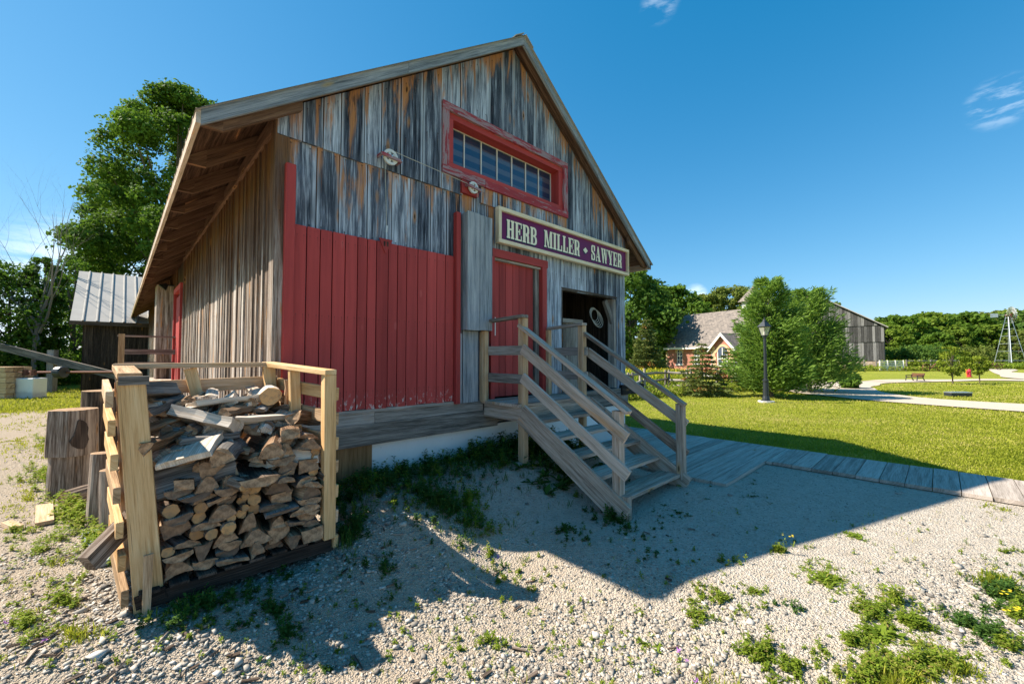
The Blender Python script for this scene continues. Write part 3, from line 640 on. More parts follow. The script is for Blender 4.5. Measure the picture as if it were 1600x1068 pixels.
for k in range(5):
    r = .13+.012*k; c = Vector((6.62+.01*k, Y0+.25-.012*k, 2.42-.02*k)); tl = .5+.25*k
    coil.tube([c+Vector((math.cos(t)*r, math.sin(t)*r*.3*math.sin(tl), math.sin(t)*r)) for t in np.linspace(0, 6.283, 18)], .006, 5, caps=False)
tag(coil.build('wire_coil', ROPE), 'loose coil of pale wire hanging in the open bay beside the plank bin', 'coil')
# gable window
wf = MB(); T = .1; yo = Y0-.085; 
wf.box(WX0, WX1, yo, Y0-.045, WZ1-T, WZ1, 0, rnd=.4); wf.build('window_head', P_WORN, barn)
for x0, mt in ((WX0, P_WORN), (WX1-T, P_WORN)):
    wf = MB(); wf.box(x0, x0+T-.0, yo+.002, Y0-.045, WZ0+T+.002, WZ1-T-.002, 2, rnd=.5); wf.build('window_jamb', mt, barn)
wf = MB(); wf.box(WX0, 3.6, yo, Y0-.045, WZ0, WZ0+T, 0, rnd=.3, mat=1); wf.box(3.603, WX1, yo-.003, Y0-.045, WZ0-.005, WZ0+T, 0, rnd=.8, mat=0); wf.build('window_sill', [P_REDW2, P_WORN], barn)
gx0, gx1, gz0, gz1 = 3.09, 5.22, 4.115, 4.685
wf = MB(); yb = Y0+.14
wf.box(WX0+T, WX1-T, Y0-.045, yb+.04, gz1+.004, WZ1-T, 0); wf.box(WX0+T, WX1-T, Y0-.045, yb+.04, WZ0+T-.05, gz0-.004, 0)
wf.box(WX0+T, gx0-.004, Y0-.045, yb+.04, gz0-.002, gz1+.002, 2); wf.box(gx1+.004, WX1-T, Y0-.045, yb+.04, gz0-.002, gz1+.002, 2)
win = wf.build('window_casing', P_REDP, barn)
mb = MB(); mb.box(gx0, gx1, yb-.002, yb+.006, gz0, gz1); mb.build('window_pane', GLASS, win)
mb = MB(); nP = 7
for i in range(nP+1):
    x = gx0+(gx1-gx0)*i/nP; mb.box(x-.008, x+.008, yb-.016, yb-.003, gz0, gz1, 2)
mb.box(gx0, gx1, yb-.018, yb-.003, gz1-.002, gz1+.012, 0); mb.box(gx0, gx1, yb-.018, yb-.003, gz0-.012, gz0+.004, 0)
mb.build('glazing_bars', WHITEP, win)
# side wall door, shutter column, porch with rails
mb = MB(); mb.box(XL-.04, XL+.0, 12.35, 13.65, 1.0, 3.1, 2); mb.build('side_door', P_RED, barn)
for y in (12.2, 13.65):
    mb = MB(); mb.box(XL-.09, XL-.0, y, y+.12, 1.0, 3.2, 2); mb.build('side_door_jamb', P_REDP, barn)
mb = MB(); mb.box(XL-.09, XL-.0, 12.2, 13.77, 3.203, 3.33, 1); mb.build('side_door_head', P_REDP, barn)
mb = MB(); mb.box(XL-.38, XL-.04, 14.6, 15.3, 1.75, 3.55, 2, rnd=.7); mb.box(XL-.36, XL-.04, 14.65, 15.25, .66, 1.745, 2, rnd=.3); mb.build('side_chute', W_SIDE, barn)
mb = MB(); mb.tube([(XL-.03, 14.2, 3.5), (XL-.25, 14.2, 3.5)], .02); mb.tube([(XL-.2, 14.2, 3.53), (XL-.3, 14.2, 3.42)], [.04, .11], 10); mb.build('side_lamp', BLACKM, barn)
por = thing('side_porch', (.6, 14, 0), 'small raised porch with plain rails at the far red side door of the barn', 'porch')
mb = MB(); mb.box(.0, 1.05, 11.8, 15.8, .93, 1.0, 1); mb.box(.0, 1.05, 11.8, 11.84, .75, .927, 0); mb.build('porch_floor', W_STAIR, por)
for y in (11.85, 13.6, 15.7):
    mb = MB(); mb.box(.0, .1, y, y+.1, 0, 2.08, 2); mb.build('post', W_NEW2, por)
mb = MB(); mb.box(-.02, 1.06, 13.55, 13.72, 2.083, 2.12, 0, rnd=.3); mb.build('top_rail', W_GREY, por)
for z in (1.66, 1.85-.5):
    mb = MB(); mb.box(.0, 1.06, 13.56, 13.598, z, z+.12, 0); mb.build('mid_rail', W_GREY, por)

# pulleys
def pulley(x, z, r, label, plate=False):
    t = thing('door_pulley', (x, Y0-.15, z), label, 'pulley', 'pulleys on the barn front')
    y = Y0-.125; mb = MB(); n = 28
    def ring(r0, r1, ya, yb_, mt=0):
        for k in range(n):
            a0 = 2*math.pi*k/n; a1 = 2*math.pi*(k+1)/n
            p = lambda rr, a_, yy: (x+rr*math.cos(a_), yy, z+rr*math.sin(a_))
            mb.face([p(r0, a0, ya), p(r1, a0, ya), p(r1, a1, ya), p(r0, a1, ya)]); mb.face([p(r0, a1, yb_), p(r1, a1, yb_), p(r1, a0, yb_), p(r0, a0, yb_)])
            mb.face([p(r1, a0, ya), p(r1, a0, yb_), p(r1, a1, yb_), p(r1, a1, ya)]); mb.face([p(r0, a0, yb_), p(r0, a0, ya), p(r0, a1, ya), p(r0, a1, yb_)])
    ring(r*.66, r, y-.012, y+.012); ring(.004, r*.26, y-.014, y+.012)
    for k in range(5):
        a_ = 2*math.pi*(k+.5)/5; d = Vector((math.cos(a_), 0, math.sin(a_)))
        mb.board(Vector((x, y, z))+d*r*.2, Vector((x, y, z))+d*r*.72, r*.32, .016, d.cross(Vector((0, 1, 0))))
    mb.build('wheel', WHITEM, t)
    mb = MB(); mb.board((x-r*1.35, y-.03, z+.0), (x+r*1.35, y-.03, z-.02), .032, .02, (0, 0, 1)); mb.board((x-r*1.3, y-.03, z), (x-r*1.3, Y0-.04, z), .03, .02, (0, 0, 1)); mb.board((x+r*1.3, y-.03, z-.02), (x+r*1.3, Y0-.04, z-.02), .03, .02, (0, 0, 1))
    mb.build('bracket', P_WORN, t)
    mb = MB(); mb.tube([(x, y-.045, z), (x, Y0-.03, z)], .009, 8); mb.tube([(x+r*1.3, y-.055, z-.02), (x+r*1.3, y-.03, z-.02)], .008, 8); mb.build('axle', GALV, t)
    if plate:
        mb = MB(); mb.box(x-.16, x+.12, Y0-.085, Y0-.03, z-.09, z+.08, 0); mb.build('back_plate', P_REDP, t)
pulley(2.17, 3.85, .088, 'white spoked pulley wheel above the broad red door panel, left of the gable window')
pulley(3.36, 3.845, .078, 'white spoked pulley wheel on a red block under the left end of the gable window', True)
mb = MB(); mb.tube([(2.10, Y0-.125, 3.84), (2.145, Y0-.10, 3.05)], .0035, 5); mb.tube([(2.22, Y0-.125, 3.93), (3.28, Y0-.125, 3.87)], .0045, 5); mb.tube([(3.43, Y0-.125, 3.83), (3.43, Y0-.1, 3.48)], .0035, 5)
tag(mb.build('door_cable', ROPE), 'thin pale cable running over the two white pulleys to the red door panel', 'cable')
mb = MB(); mb.tube([(2.147, Y0-.1, 3.07), (2.147, Y0-.09, 3.0)], .012, 8); mb.tube([(2.147, Y0-.09, 3.0), (2.15, Y0-.085, 2.92)], .007, 6)
tag(mb.build('cable_hook', GALV), 'small bright turnbuckle hook joining the cable to the red door panel', 'hook')

# ------------------------------------------------------------------ sign with lettering
SX0, SX1, SZ0, SZ1 = 3.80, 7.27, 3.20, 3.715; YS = Y0-.10
sign = thing('name_sign', ((SX0+SX1)/2, YS, SZ0), 'long plum sign in a pale wood frame with cream lettering above the entry door', 'sign')
mb = MB(); mb.box(SX0+.05, SX1-.05, YS, YS+.03, SZ0+.05, SZ1-.05, 0); mb.box(4.70, 4.703, YS-.001, YS, SZ0+.06, SZ1-.06, 2); mb.build('board', PURPLE, sign)
for a_ in ((SX0, SX1, SZ1-.055, SZ1, 0), (SX0, SX1, SZ0, SZ0+.055, 0), (SX0, SX0+.055, SZ0+.056, SZ1-.056, 2), (SX1-.055, SX1, SZ0+.056, SZ1-.056, 2)):
    mb = MB(); mb.box(a_[0], a_[1], YS-.045, YS+.035, a_[2], a_[3], a_[4]); mb.build('frame_rail', CREAM, sign, bevel=.003)
def rc(x0, y0, x1, y1): return lambda x, y: x0 <= x <= x1 and y0 <= y <= y1
def dg(x0, x1, x2, x3): return lambda x, y: (x0+(x2-x0)*y) <= x <= (x1+(x3-x1)*y)       # slanted stroke: bottom x0..x1, top x2..x3
def el(cx, cy, a_, b_, x, y): return ((x-cx)/a_)**2+((y-cy)/b_)**2 <= 1
def sup(cx, cy, a_, b_, x, y, p=2.8): return abs((x-cx)/a_)**p+abs((y-cy)/b_)**p <= 1
s_ = .085
def bowl(y0, y1, xr):
    cy = (y0+y1)/2; h = (y1-y0)/2
    def f(x, y): return x >= .3 and sup(.42, cy, xr-.42, h, x, y) and not (sup(.42, cy, xr-.42-.29, h-.08, x, y, 2.4) and x > .42)
    return f
def Sf(x, y):
    if x < .5+(.5-y)*0 or y > .74:
        if y >= .46 and sup(.5, .74, .46, .27, x, y) and not (sup(.5, .76, .16, .17, x, y, 2.2)): return True
    if x > .5 or y < .26:
        if y <= .54 and sup(.5, .26, .46, .27, x, y) and not (sup(.5, .24, .16, .17, x, y, 2.2)): return True
    if .38 <= y <= .62 and abs((y-.5)+(x-.5)*.62) < .13 and .1 < x < .9: return True
    if (.68 < x < .94 and .62 < y < .78) or (.80 < x < .94 and .6 < y < 1) or (.06 < x < .32 and .22 < y < .38) or (.06 < x < .20 and 0 < y < .4): return True
    return False
GL = {
 'H': (1.0, [rc(.07, 0, .38, 1), rc(.62, 0, .93, 1), rc(0, 0, .45, s_), rc(.55, 0, 1, s_), rc(0, 1-s_, .45, 1), rc(.55, 1-s_, 1, 1), rc(.3, .45, .7, .55)]),
 'E': (.92, [rc(.08, 0, .44, 1), rc(0, 0, .97, s_), rc(0, 1-s_, .97, 1), rc(.83, 0, .97, .30), rc(.83, .70, .97, 1), rc(.4, .46, .68, .54), rc(.62, .34, .74, .66)]),
 'R': (1.0, [rc(.07, 0, .40, 1), rc(0, 0, .47, s_), rc(0, 1-s_, .5, 1), bowl(.44, 1, .94), rc(.62, 0, .90, .40), lambda x, y: .36 < y < .5 and .45 < x < .86, rc(.62, 0, 1.0, s_)]),
 'B': (.98, [rc(.07, 0, .40, 1), rc(0, 0, .5, s_), rc(0, 1-s_, .5, 1), bowl(.48, 1, .92), bowl(0, .54, .97)]),
 'M': (1.3, [rc(.07, 0, .20, 1), rc(.70, 0, .94, 1), rc(0, 0, .28, s_), rc(.62, 0, 1, s_), rc(0, 1-s_, .25, 1), rc(.75, 1-s_, 1, 1), lambda x, y: .08+.36*(1-y) < x < .34+.26*(1-y)*1.0, lambda x, y: .44+.26*y < x < .53+.24*y and y > .0]),
 'I': (.52, [rc(.18, 0, .82, 1), rc(0, 0, 1, s_), rc(0, 1-s_, 1, 1)]),
 'L': (.85, [rc(.08, 0, .46, 1), rc(0, 0, .97, s_), rc(0, 1-s_, .56, 1), rc(.80, 0, .97, .36)]),
 'S': (.86, [Sf]),
 'A': (1.02, [lambda x, y: y > .06 and dg(.03, .14, .40, .50)(x, y), dg(.56, .92, .34, .58), rc(.0, 0, .30, s_), rc(.5, 0, 1, s_), rc(.2, .26, .7, .34)]),
 'W': (1.45, [dg(.24, .40, .04, .26), dg(.26, .34, .48, .54), dg(.62, .80, .40, .62), dg(.66, .74, .86, .93), rc(.0, 1-s_, .34, 1), rc(.36, 1-s_, .68, 1), rc(.78, 1-s_, 1, 1)]),
 'Y': (1.0, [rc(.33, 0, .68, .48), rc(.22, 0, .79, s_), lambda x, y: y > .4 and dg(.62, .98, -.16+.02, .33)(x, y) and x < .72, lambda x, y: y > .38 and dg(.30, .40, .80, .90)(x, y), rc(0, 1-s_, .46, 1), rc(.64, 1-s_, 1, 1)]),
 '*': (.55, [lambda x, y: abs(x-.5)/.36+abs(y-.5)/.2 < 1]),
}
def glyph_rects(ch, nxx=44, nyy=56, grow=0):
    wd, fs = GL[ch]; g = np.zeros((nyy+8, nxx+8), bool)
    for j in range(nyy):
        for i in range(nxx):
            if any(f((i+.5)/nxx, (j+.5)/nyy) for f in fs): g[j+4, i+4] = True
    if grow:
        g2 = g.copy()
        for dj in range(-grow, grow+1):
            for di in range(-grow, grow+1): g2 |= np.roll(np.roll(g, dj, 0), di, 1)
        g = g2
    out = []; open_ = {}
    for j in range(g.shape[0]+1):
        runs = set()
        if j < g.shape[0]:
            i = 0
            while i < g.shape[1]:
                if g[j, i]:
                    k = i
                    while k < g.shape[1] and g[j, k]: k += 1
                    runs.add((i, k)); i = k
                else: i += 1
        for rn in list(open_):
            if rn not in runs: out.append((rn[0], open_.pop(rn), rn[1], j))
        for rn in runs: open_.setdefault(rn, j)
    return [((a0-4)/nxx, (b0-4)/nyy, (a1-4)/nxx, (b1-4)/nyy) for a0, b0, a1, b1 in out]
def word(txt, x0, x1, z0, h):
    tot = sum(GL[c][0] for c in txt)+.10*(len(txt)-1); sc = (x1-x0)/tot; x = x0
    for c in txt:
        wd = GL[c][0]*sc; mbt, mbs = MB(), MB()
        for m_, gr, y, dx, dz in ((mbt, 0, YS-.006, 0, 0), (mbs, 1, YS-.003, -.010, -.014), ):
            for a0, b0, a1, b1 in glyph_rects(c, grow=gr):
                m_.face([(x+a0*wd+dx, y, z0+b0*h+dz), (x+a1*wd+dx, y, z0+b0*h+dz), (x+a1*wd+dx, y, z0+b1*h+dz), (x+a0*wd+dx, y, z0+b1*h+dz)])
        lo_ = mbt.build('diamond' if c == '*' else 'letter', CREAMT, sign); mbs.build('letter_shadow', NAVY, lo_)
        x += wd+.10*sc
word('HERB', 3.985, 4.625, 3.305, .27); word('MILLER', 4.79, 5.71, 3.325, .27); word('*', 5.78, 5.97, 3.325, .27); word('SAWYER', 6.04, 7.06, 3.325, .27)

# ------------------------------------------------------------------ stairs and deck
st = thing('entry_stairs', (4.3, 3.2, 0), 'open wooden stairs with plank handrails climbing to the small deck at the red entry door', 'stairs')
mb = MB(); y = 3.60
for i in range(6): mb.box(3.57, 5.06, y+.002, y+.122, .975, 1.012, 0); y += .125
mb.build('deck', W_STAIR, st)
mb = MB(); mb.box(3.60, 3.638, 3.585, Y0-.07, .80, .972, 1, rnd=.6); mb.build('deck_fascia', W_STAIR, st)
mb = MB(); mb.box(3.72, 5.0, 3.60, 3.638, .80, .972, 0, rnd=.4); mb.build('deck_fascia', W_STAIR, st)
def post(x, y, z0, z1, w=.092, mat=W_STAIR, rnd=.6, nm='post', par=None):
    m_ = MB(); m_.box(x-w/2, x+w/2, y-w/2, y+w/2, z0, z1, 2, rnd=rnd); return m_.build(nm, mat, par or st, bevel=.004)
post(3.675, 3.63, .1, 2.085, rnd=.7, mat=W_NEW2); post(4.985, 3.69, -.02, 2.06, rnd=.8, mat=W_NEW2)
post(3.675, 2.28, -.1, 1.055); post(5.03, 2.24, .10, 1.02, rnd=.4)
post(3.60, 4.29, .99, 1.95, .075, W_NEW2); post(4.91, 4.29, 1.0, 2.02, .075, W_NEW2)
def rail(p0, p1, w, t, wd=(0, 0, 1), nm='rail', mat=W_STAIR, rnd=None):
    m_ = MB(); m_.board(p0, p1, w, t, wd, 0, rnd); return m_.build(nm, mat, st, bevel=.003)
rail((3.65, 3.66, 1.995), (3.65, 2.14, 1.045), .095, .04, (1, 0, 0), 'handrail')
rail((3.605, 3.575, 1.70), (3.605, 2.14, .805), .125, .036); rail((3.605, 3.576, 1.345), (3.605, 2.13, .44), .125, .036)
rail((5.0, 3.68, 1.965), (5.0, 2.17, 1.01), .095, .04, (1, 0, 0), 'handrail')
rail((5.10, 3.68, 1.68), (5.10, 2.2, .755), .125, .036); rail((5.10, 3.68, 1.315), (5.10, 2.2, .39), .125, .036)
rail((3.64, 4.36, 2.075), (3.64, 3.56, 2.105), .12, .038, (1, 0, 0), 'handrail', W_GREY); rail((4.95, 4.36, 2.045), (4.95, 3.62, 2.08), .12, .038, (1, 0, 0), 'handrail', W_GREY)
for x in (3.60, 4.945):
    for z in (1.68, 1.32): rail((x+.045, 4.33, z), (x+.045, 3.60, z), .12, .036, mat=W_GREY)
for x in (3.612, 5.005):
    m_ = MB(); m_.board((x, 3.60, .90), (x, 2.17, .03), .255, .04, (0, 0, 1), rnd=.5); m_.build('stringer', W_STAIR, st, bevel=.003)
for i in range(5):
    z = .843-.1685*i; y = 3.42-.262*i; m_ = MB(); m_.box(3.634, 4.984, y-.135, y-.002, z-.038, z, 0); m_.box(3.634, 4.984, y+.003, y+.136, z-.038, z, 0); m_.build('tread', W_STAIR, st, bevel=.003)
m_ = MB(); m_.box(3.635, 3.72, 2.16, 2.235, -.08, .22, 2); m_.build('foot_block', W_STAIR, st)

# ------------------------------------------------------------------ boardwalk
bw = MB(); y = -6.0; r5 = random.Random(8)
while y < 1.84:
    ww = .235 if y+.235 < 1.84 else 1.84-y; dz = r5.uniform(-.004, .004)
    bw.box(7.0+r5.uniform(-.01, .01), 8.2+r5.uniform(-.012, .012), y+.004, y+ww-.004, .012, .055+dz, 0); y += ww
y = 1.84
while y < 9:
    ww = .19; dz = r5.uniform(-.003, .003)
    a_ = 5.38 if y < 4.1 else 7.45
    j = r5.choice([6.4, 6.9, 7.3])
    bw.box(a_+r5.uniform(-.01, .01), 8.2+r5.uniform(-.012, .012), y+.004, y+ww-.004, .012, .055+dz, 0); y += ww
tag(bw.build('boardwalk', W_DECK, org=(7.6, 2, 0)), kind='structure')

# ------------------------------------------------------------------ wood bin
bin_ = thing('wood_bin', (.6, 3.8, 0), 'open fronted bin of pale lumber slats filled with firewood', 'firewood bin')
A0, A1 = Vector((.185, 3.50, -.02)), Vector((.065, 3.56, 1.455)); B0, B1 = Vector((1.245, 3.42, .04)), Vector((1.225, 3.40, 1.455))
C0, C1 = Vector((1.10, 4.12, .1)), Vector((.985, 4.20, 1.51)); D0, D1 = Vector((.12, 4.34, 0)), Vector((.03, 4.32, 1.50))
def lp(P, Q, t): return P+(Q-P)*t
def bboard(p0, p1, w, t, wd=(0, 0, 1), nm='slat', mat=W_NEW, rnd=None):
    m_ = MB(); m_.board(p0, p1, w, t, wd, 0, rnd); return m_.build(nm, mat, bin_, bevel=.003)
bboard(A0+Vector((.0, 0, .1)), A1, .135, .045, (1, -.12, 0), 'post', rnd=.5); bboard(A0+Vector((-.055, .03, .03)), lp(A0, A1, .95)+Vector((-.05, .045, 0)), .10, .04, (0, 1, 0), 'post', rnd=.8)
bboard(B0+Vector((0, 0, .12)), B1, .09, .085, (1, 0, 0), 'post', rnd=.6)
bboard(lp(B0, C0, .55)+Vector((-.03, 0, .25)), lp(B1, C1, .55), .085, .04, (1, .2, 0), 'post', rnd=.8)
bboard(C0+Vector((-.04, -.03, .2)), C1, .085, .085, (1, 0, 0), 'post', rnd=.6); bboard(lp(D0, C0, .42)+Vector((0, -.02, 1.)), lp(D1, C1, .42), .085, .04, (1, 0, 0), 'post', rnd=.6)
bboard(D0+Vector((0, -.03, 0)), D1, .09, .09, (1, 0, 0), 'post', W_NEW2)
# top caps
bboard(A1+Vector((-.005, .03, .02)), D1+Vector((0, .05, .02)), .12, .04, (1, 0, 0), 'top_rail', W_NEW2, .3); bboard(D1+Vector((-.05, 0, .028)), C1+Vector((.05, .0, .02)), .10, .04, (0, 1, 0), 'top_rail', W_NEW2, .7)
bboard(C1+Vector((0, .04, .024)), B1+Vector((.0, -.05, .02)), .10, .04, (1, 0, 0), 'top_rail', W_NEW, .9)
m_ = MB(); m_.board(A1+Vector((-.06, -.035, -.005)), A1+Vector((.085, -.035, -.005)), .055, .025, (0, 0, 1), rnd=.2); m_.build('corner_cap', W_GREY, bin_)
# side slats: left
for k, t in enumerate((.10, .24, .38, .52, .66, .80, .92)):
    p = lp(A0, A1, t)+Vector((-.105, -.03+.02*(k % 2), 0)); q = lp(D0, D1, t)+Vector((-.10, .05, 0)); bboard(p, q, .10, .036, (0, 0, 1), 'slat', W_NEW if k % 3 else W_NEW2)
for k, t in enumerate((.06, .20, .34, .48, .61, .75, .89)):
    p = lp(B0, B1, t)+Vector((.055, -.03, 0)); q = lp(C0, C1, t)+Vector((.07, .06, 0)); bboard(p, q, .10, .036, (0, 0, 1), 'slat', W_NEW2 if k % 2 else W_NEW)
for k, t in enumerate((.3, .45, .60, .75, .90)):
    p = lp(D0, D1, t)+Vector((-.05, .045, 0)); q = lp(C0, C1, t)+Vector((.07, .045, 0)); bboard(p, q, .11, .03, (0, 0, 1), 'slat', W_NEW2)
# pallet
for y_ in (3.46, 3.9, 4.3):
    bboard((.14, y_+.03, .075), (1.27, y_-.03, .105), .09, .05, (0, 0, 1), 'pallet_runner', W_DARK)
for k in range(8):
    x = .18+.145*k; bboard((x, 3.42, .14+.02*k/8), (x-.02, 4.33, .14+.02*k/8), .10, .02, (1, 0, 0), 'pallet_board', W_DARK)
m_ = MB(); m_.board(A0+Vector((-.07, -.028, .10)), A0+Vector((.075, -.04, .125)), .075, .03, (0, 0, 1)); m_.build('foot_block', W_DARK, bin_)

# ------------------------------------------------------------------ firewood, every piece by itself
fr = random.Random(21)
FW = []; FWG = 'firewood pieces in the bin'
def frame(ax):
    ax = Vector(ax).normalized(); ux = ax.cross(Vector((0, 0, 1))).normalized(); return ax, ux, ux.cross(ax)
def piece(kind, pos, ax, ln, w, h, rnd=None, roll=0.):
    """pos = centre of the near end"""
    ax, ux, vx = frame(ax); ux = -ux if False else ux
    c, s = math.cos(roll), math.sin(roll); ux, vx = ux*c+vx*s, vx*c-ux*s
    R = fr.random() if rnd is None else rnd; m_ = MB(); J = lambda k=.08: 1+fr.uniform(-k*1.8, k*1.8)
    if kind == 'log':
        n = 12; po = [(w/2*math.cos(2*math.pi*i/n)*J(.05), h/2*math.sin(2*math.pi*i/n)*J(.05)) for i in range(n)]; mats = [W_BARK, ENDG]
    elif kind == 'wedge':
        po = [(-w/2*J(), -h/2*J()), (-.1*w, -h/2*J(.15)), (w/2*J(), -h*.38*J()), (w*.34, .05*h), (w*.08*J(), h/2*J()), (-w*.12, h*.48*J()), (-w*.36, .0)]; mats = [W_SPLIT, ENDW]
    elif kind == 'half':
        n = 8; po = [(w/2*math.cos(math.pi+math.pi*i/n)*J(.04), h*.45+h*math.sin(math.pi+math.pi*i/n)*J(.05)) for i in range(n+1)]+[(w*.2, h*.5*J()), (-w*.2, h*.44)]; mats = [W_BARK, ENDW]
    elif kind == 'dome':
        n = 8; po = [(w/2*math.cos(math.pi*i/n)*J(.04), -h*.45+h*math.sin(math.pi*i/n)*J(.06)) for i in range(n+1)]+[(-w*.2, -h*.52), (w*.2, -h*.47)]; mats = [W_SLAB, ENDW]
    elif kind == 'block':
        po = [(-w/2*J(), -h/2*J()), (w*.05, -h*.5*J()), (w/2*J(), -h/2*J()), (w/2*J(), h*.4*J()), (w*.1, h/2*J(.1)), (-w/2*J(), h/2*J(.1))]; mats = [W_SPLIT, ENDW]
    else:
        po = [(-w/2, -h/2*J()), (w*.1, -h/2), (w/2, -h/2*J()), (w/2*J(), h/2), (0, h/2*J(.2)), (-w/2*J(), h/2)]; mats = [W_SLAB, ENDW]
    if kind != 'log':        # torn outline
        q2 = []
        for i in range(len(po)):
            x0, y0 = po[i]; x1, y1 = po[(i+1) % len(po)]; q2.append((x0, y0)); l_ = math.dist(po[i], po[(i+1) % len(po)])
            if l_ > .03: q2.append(((x0+x1)/2+fr.uniform(-.07, .07)*l_, (y0+y1)/2+fr.uniform(-.07, .07)*l_))
        po = q2
    # built in slices so the sides are a little uneven
    org = Vector(pos); seg = 5; n = len(po); rings = []
    for k in range(seg+1):
        t = k/seg; sc = 1+fr.uniform(-.06, .06)*(k > 0); off = ux*fr.uniform(-.006, .006)*(0 < k)+vx*fr.uniform(-.006, .006)*(0 < k); fl = 1-.12*t*fr.random()
        sk = ax*0
        rings.append([org+ax*(ln*t)+ax*(fr.uniform(-.012, .012) if k in (0, seg) else 0)+ux*x*sc*fl+vx*y*sc*fl+off for x, y in po])
    u0, v0 = fr.random()*50, fr.random()*50
    area = sum(po[i][0]*po[(i+1) % n][1]-po[(i+1) % n][0]*po[i][1] for i in range(n)); flip = (area > 0) != (ux.cross(vx).dot(ax) > 0)
    for k in range(seg):
        u = u0
        for i in range(n):
            j = (i+1) % n; wd = math.dist(po[i], po[j]); P = [rings[k][i], rings[k][j], rings[k+1][j], rings[k+1][i]]
            q = [(u, v0+ln*k/seg), (u+wd, v0+ln*k/seg), (u+wd, v0+ln*(k+1)/seg), (u, v0+ln*(k+1)/seg)]
            if flip: P = P[::-1]; q = q[::-1]
            m_.face(P, q, R, 0); u += wd
    for rg, first in ((rings[0], 1), (rings[-1], 0)):
        P = list(rg); q = [tuple(p) for p in po]
        if (first and not flip) or (not first and flip): P = P[::-1]; q = q[::-1]
        m_.face(P, q, R, 1)
    return m_, mats
ORD = ['bottom', 'second', 'third', 'fourth', 'fifth', 'sixth', 'seventh', 'eighth', 'ninth', 'tenth', 'eleventh', 'twelfth', 'thirteenth', 'fourteenth', 'fifteenth', 'sixteenth', 'seventeenth', 'eighteenth', 'nineteenth', 'twentieth']
NAME = {'log': 'small_round_log', 'wedge': 'split_firewood', 'half': 'half_log', 'dome': 'bark_slab', 'block': 'firewood_block', 'plank': 'firewood_plank'}
DESC = {'log': 'round log with sawn orange end', 'wedge': 'split wedge of firewood', 'half': 'half round split log', 'dome': 'grey bark slab', 'block': 'chunky squared firewood block', 'plank': 'thin grey waste plank'}
# packing of the near face
XA, XB = .235, 1.185; NX = 190; sky_ = np.full(NX, .165)+np.linspace(0, .03, NX); pk = []
top_z = lambda x: .77+.04*math.sin(x*7)
while len(pk) < 170:
    w_ = None; zmin = sky_.min(); i0 = int(sky_.argmin()); xc = XA+(XB-XA)*i0/NX
    if zmin > top_z(xc): break
    small = (xc < .82 and .24 < zmin < .56)
    k = fr.choices(['log', 'wedge', 'half', 'dome', 'plank', 'block'], [9, .6, .5, .8, .5, .2] if small else [.9, 4, 2.6, 2.6, 1.2, 2])[0]
    if k == 'log': w_ = fr.uniform(.045, .085) if small else fr.uniform(.035, .07); h_ = w_
    elif k == 'wedge': w_ = fr.uniform(.10, .18); h_ = fr.uniform(.075, .125)
    elif k in ('half', 'dome'): w_ = fr.uniform(.12, .21); h_ = fr.uniform(.035, .06)
    elif k == 'plank': w_ = fr.uniform(.12, .24); h_ = fr.uniform(.016, .03)
    else: w_ = fr.uniform(.10, .15); h_ = fr.uniform(.065, .10)
    nb = max(3, int(w_/(XB-XA)*NX)); best = None
    for i in range(max(0, i0-nb+1), min(NX-nb, i0)+1):
        m_ = sky_[i:i+nb].max(); sc = m_+(sky_[i:i+nb].max()-sky_[i:i+nb].mean())*1.2
        if best is None or sc < best[0]: best = (sc, i, m_)
    if best is None: sky_[i0:i0+3] += .02; continue
    _, i, zb_ = best; gapz = sky_[i:i+nb].max()-sky_[i:i+nb].mean(); zb_ -= min(.012, gapz*.4)
    sky_[i:i+nb] = zb_+h_*.93
    pk.append((k, XA+(XB-XA)*(i+nb/2)/NX, zb_+h_/2, w_, h_, small))
pk.sort(key=lambda p: (round(p[2]/.085), p[1])); cnt = {}
for k, x, z, w_, h_, small in pk:
    yf = 3.475-.07*(x-.2)+.10*max(0, z-.6)*1.2+fr.uniform(-.05, .05); ln = fr.uniform(.55, .72)
    m_, mats = piece(k, (x, yf, z), (fr.uniform(-.22, .22), 1, fr.uniform(-.07, .05)), ln, w_*1.04, h_*1.08, roll=fr.uniform(-.28, .28) if k not in ('log', 'wedge') else fr.uniform(-3.1, 3.1) if k == 'log' else fr.choice([0, 0, .5, 3.0])+fr.uniform(-.2, .2))
    o = m_.build(NAME[k], mats)
    row = int(round(z/.085)); row = max(0, row-2); cnt[row] = cnt.get(row, 0)+1
    tag(o, '%s, %s row up, %s from the left bin post' % (DESC[k], ORD[min(row, 19)], 'first' if cnt[row] == 1 else ORD[cnt[row]-1]), 'firewood', FWG)
# jumbled top: larger pieces that can be told apart
def tp(kind, px, py, z, ax, ln, w_, h_, label, roll=0., rnd=None, nm=None):
    d_ = skydir(px, py); t_ = (.875-3.52*.85-CAMH)/(d_.z-.85*d_.y); p = Vector((0, 0, CAMH))+d_*t_      # where the line of sight meets the sloping heap
    if p.y < 3.56: p = Vector((0, 0, CAMH))+d_*(3.56/d_.y)
    if p.y > 4.05: p = Vector((0, 0, CAMH))+d_*(4.05/d_.y)
    a_ = Vector(ax).normalized()
    k_ = 1.22 if ln > .23 else 1.1; ln *= k_; w_ *= k_; h_ *= k_
    m_, mats = piece(kind, p-a_*ln/2, a_, ln, w_, h_, rnd, roll)
    if rnd and rnd >= .7: mats = [W_PALE, ENDG if kind == 'log' else W_PALE]
    o = m_.build(nm or NAME[kind], mats); tag(o, label, 'firewood', FWG)
tp('block', 322, 655, 1.16, (.75, -.62, -.22), .36, .15, .07, 'large pale squared block lying across the top of the firewood heap', .5, .75)
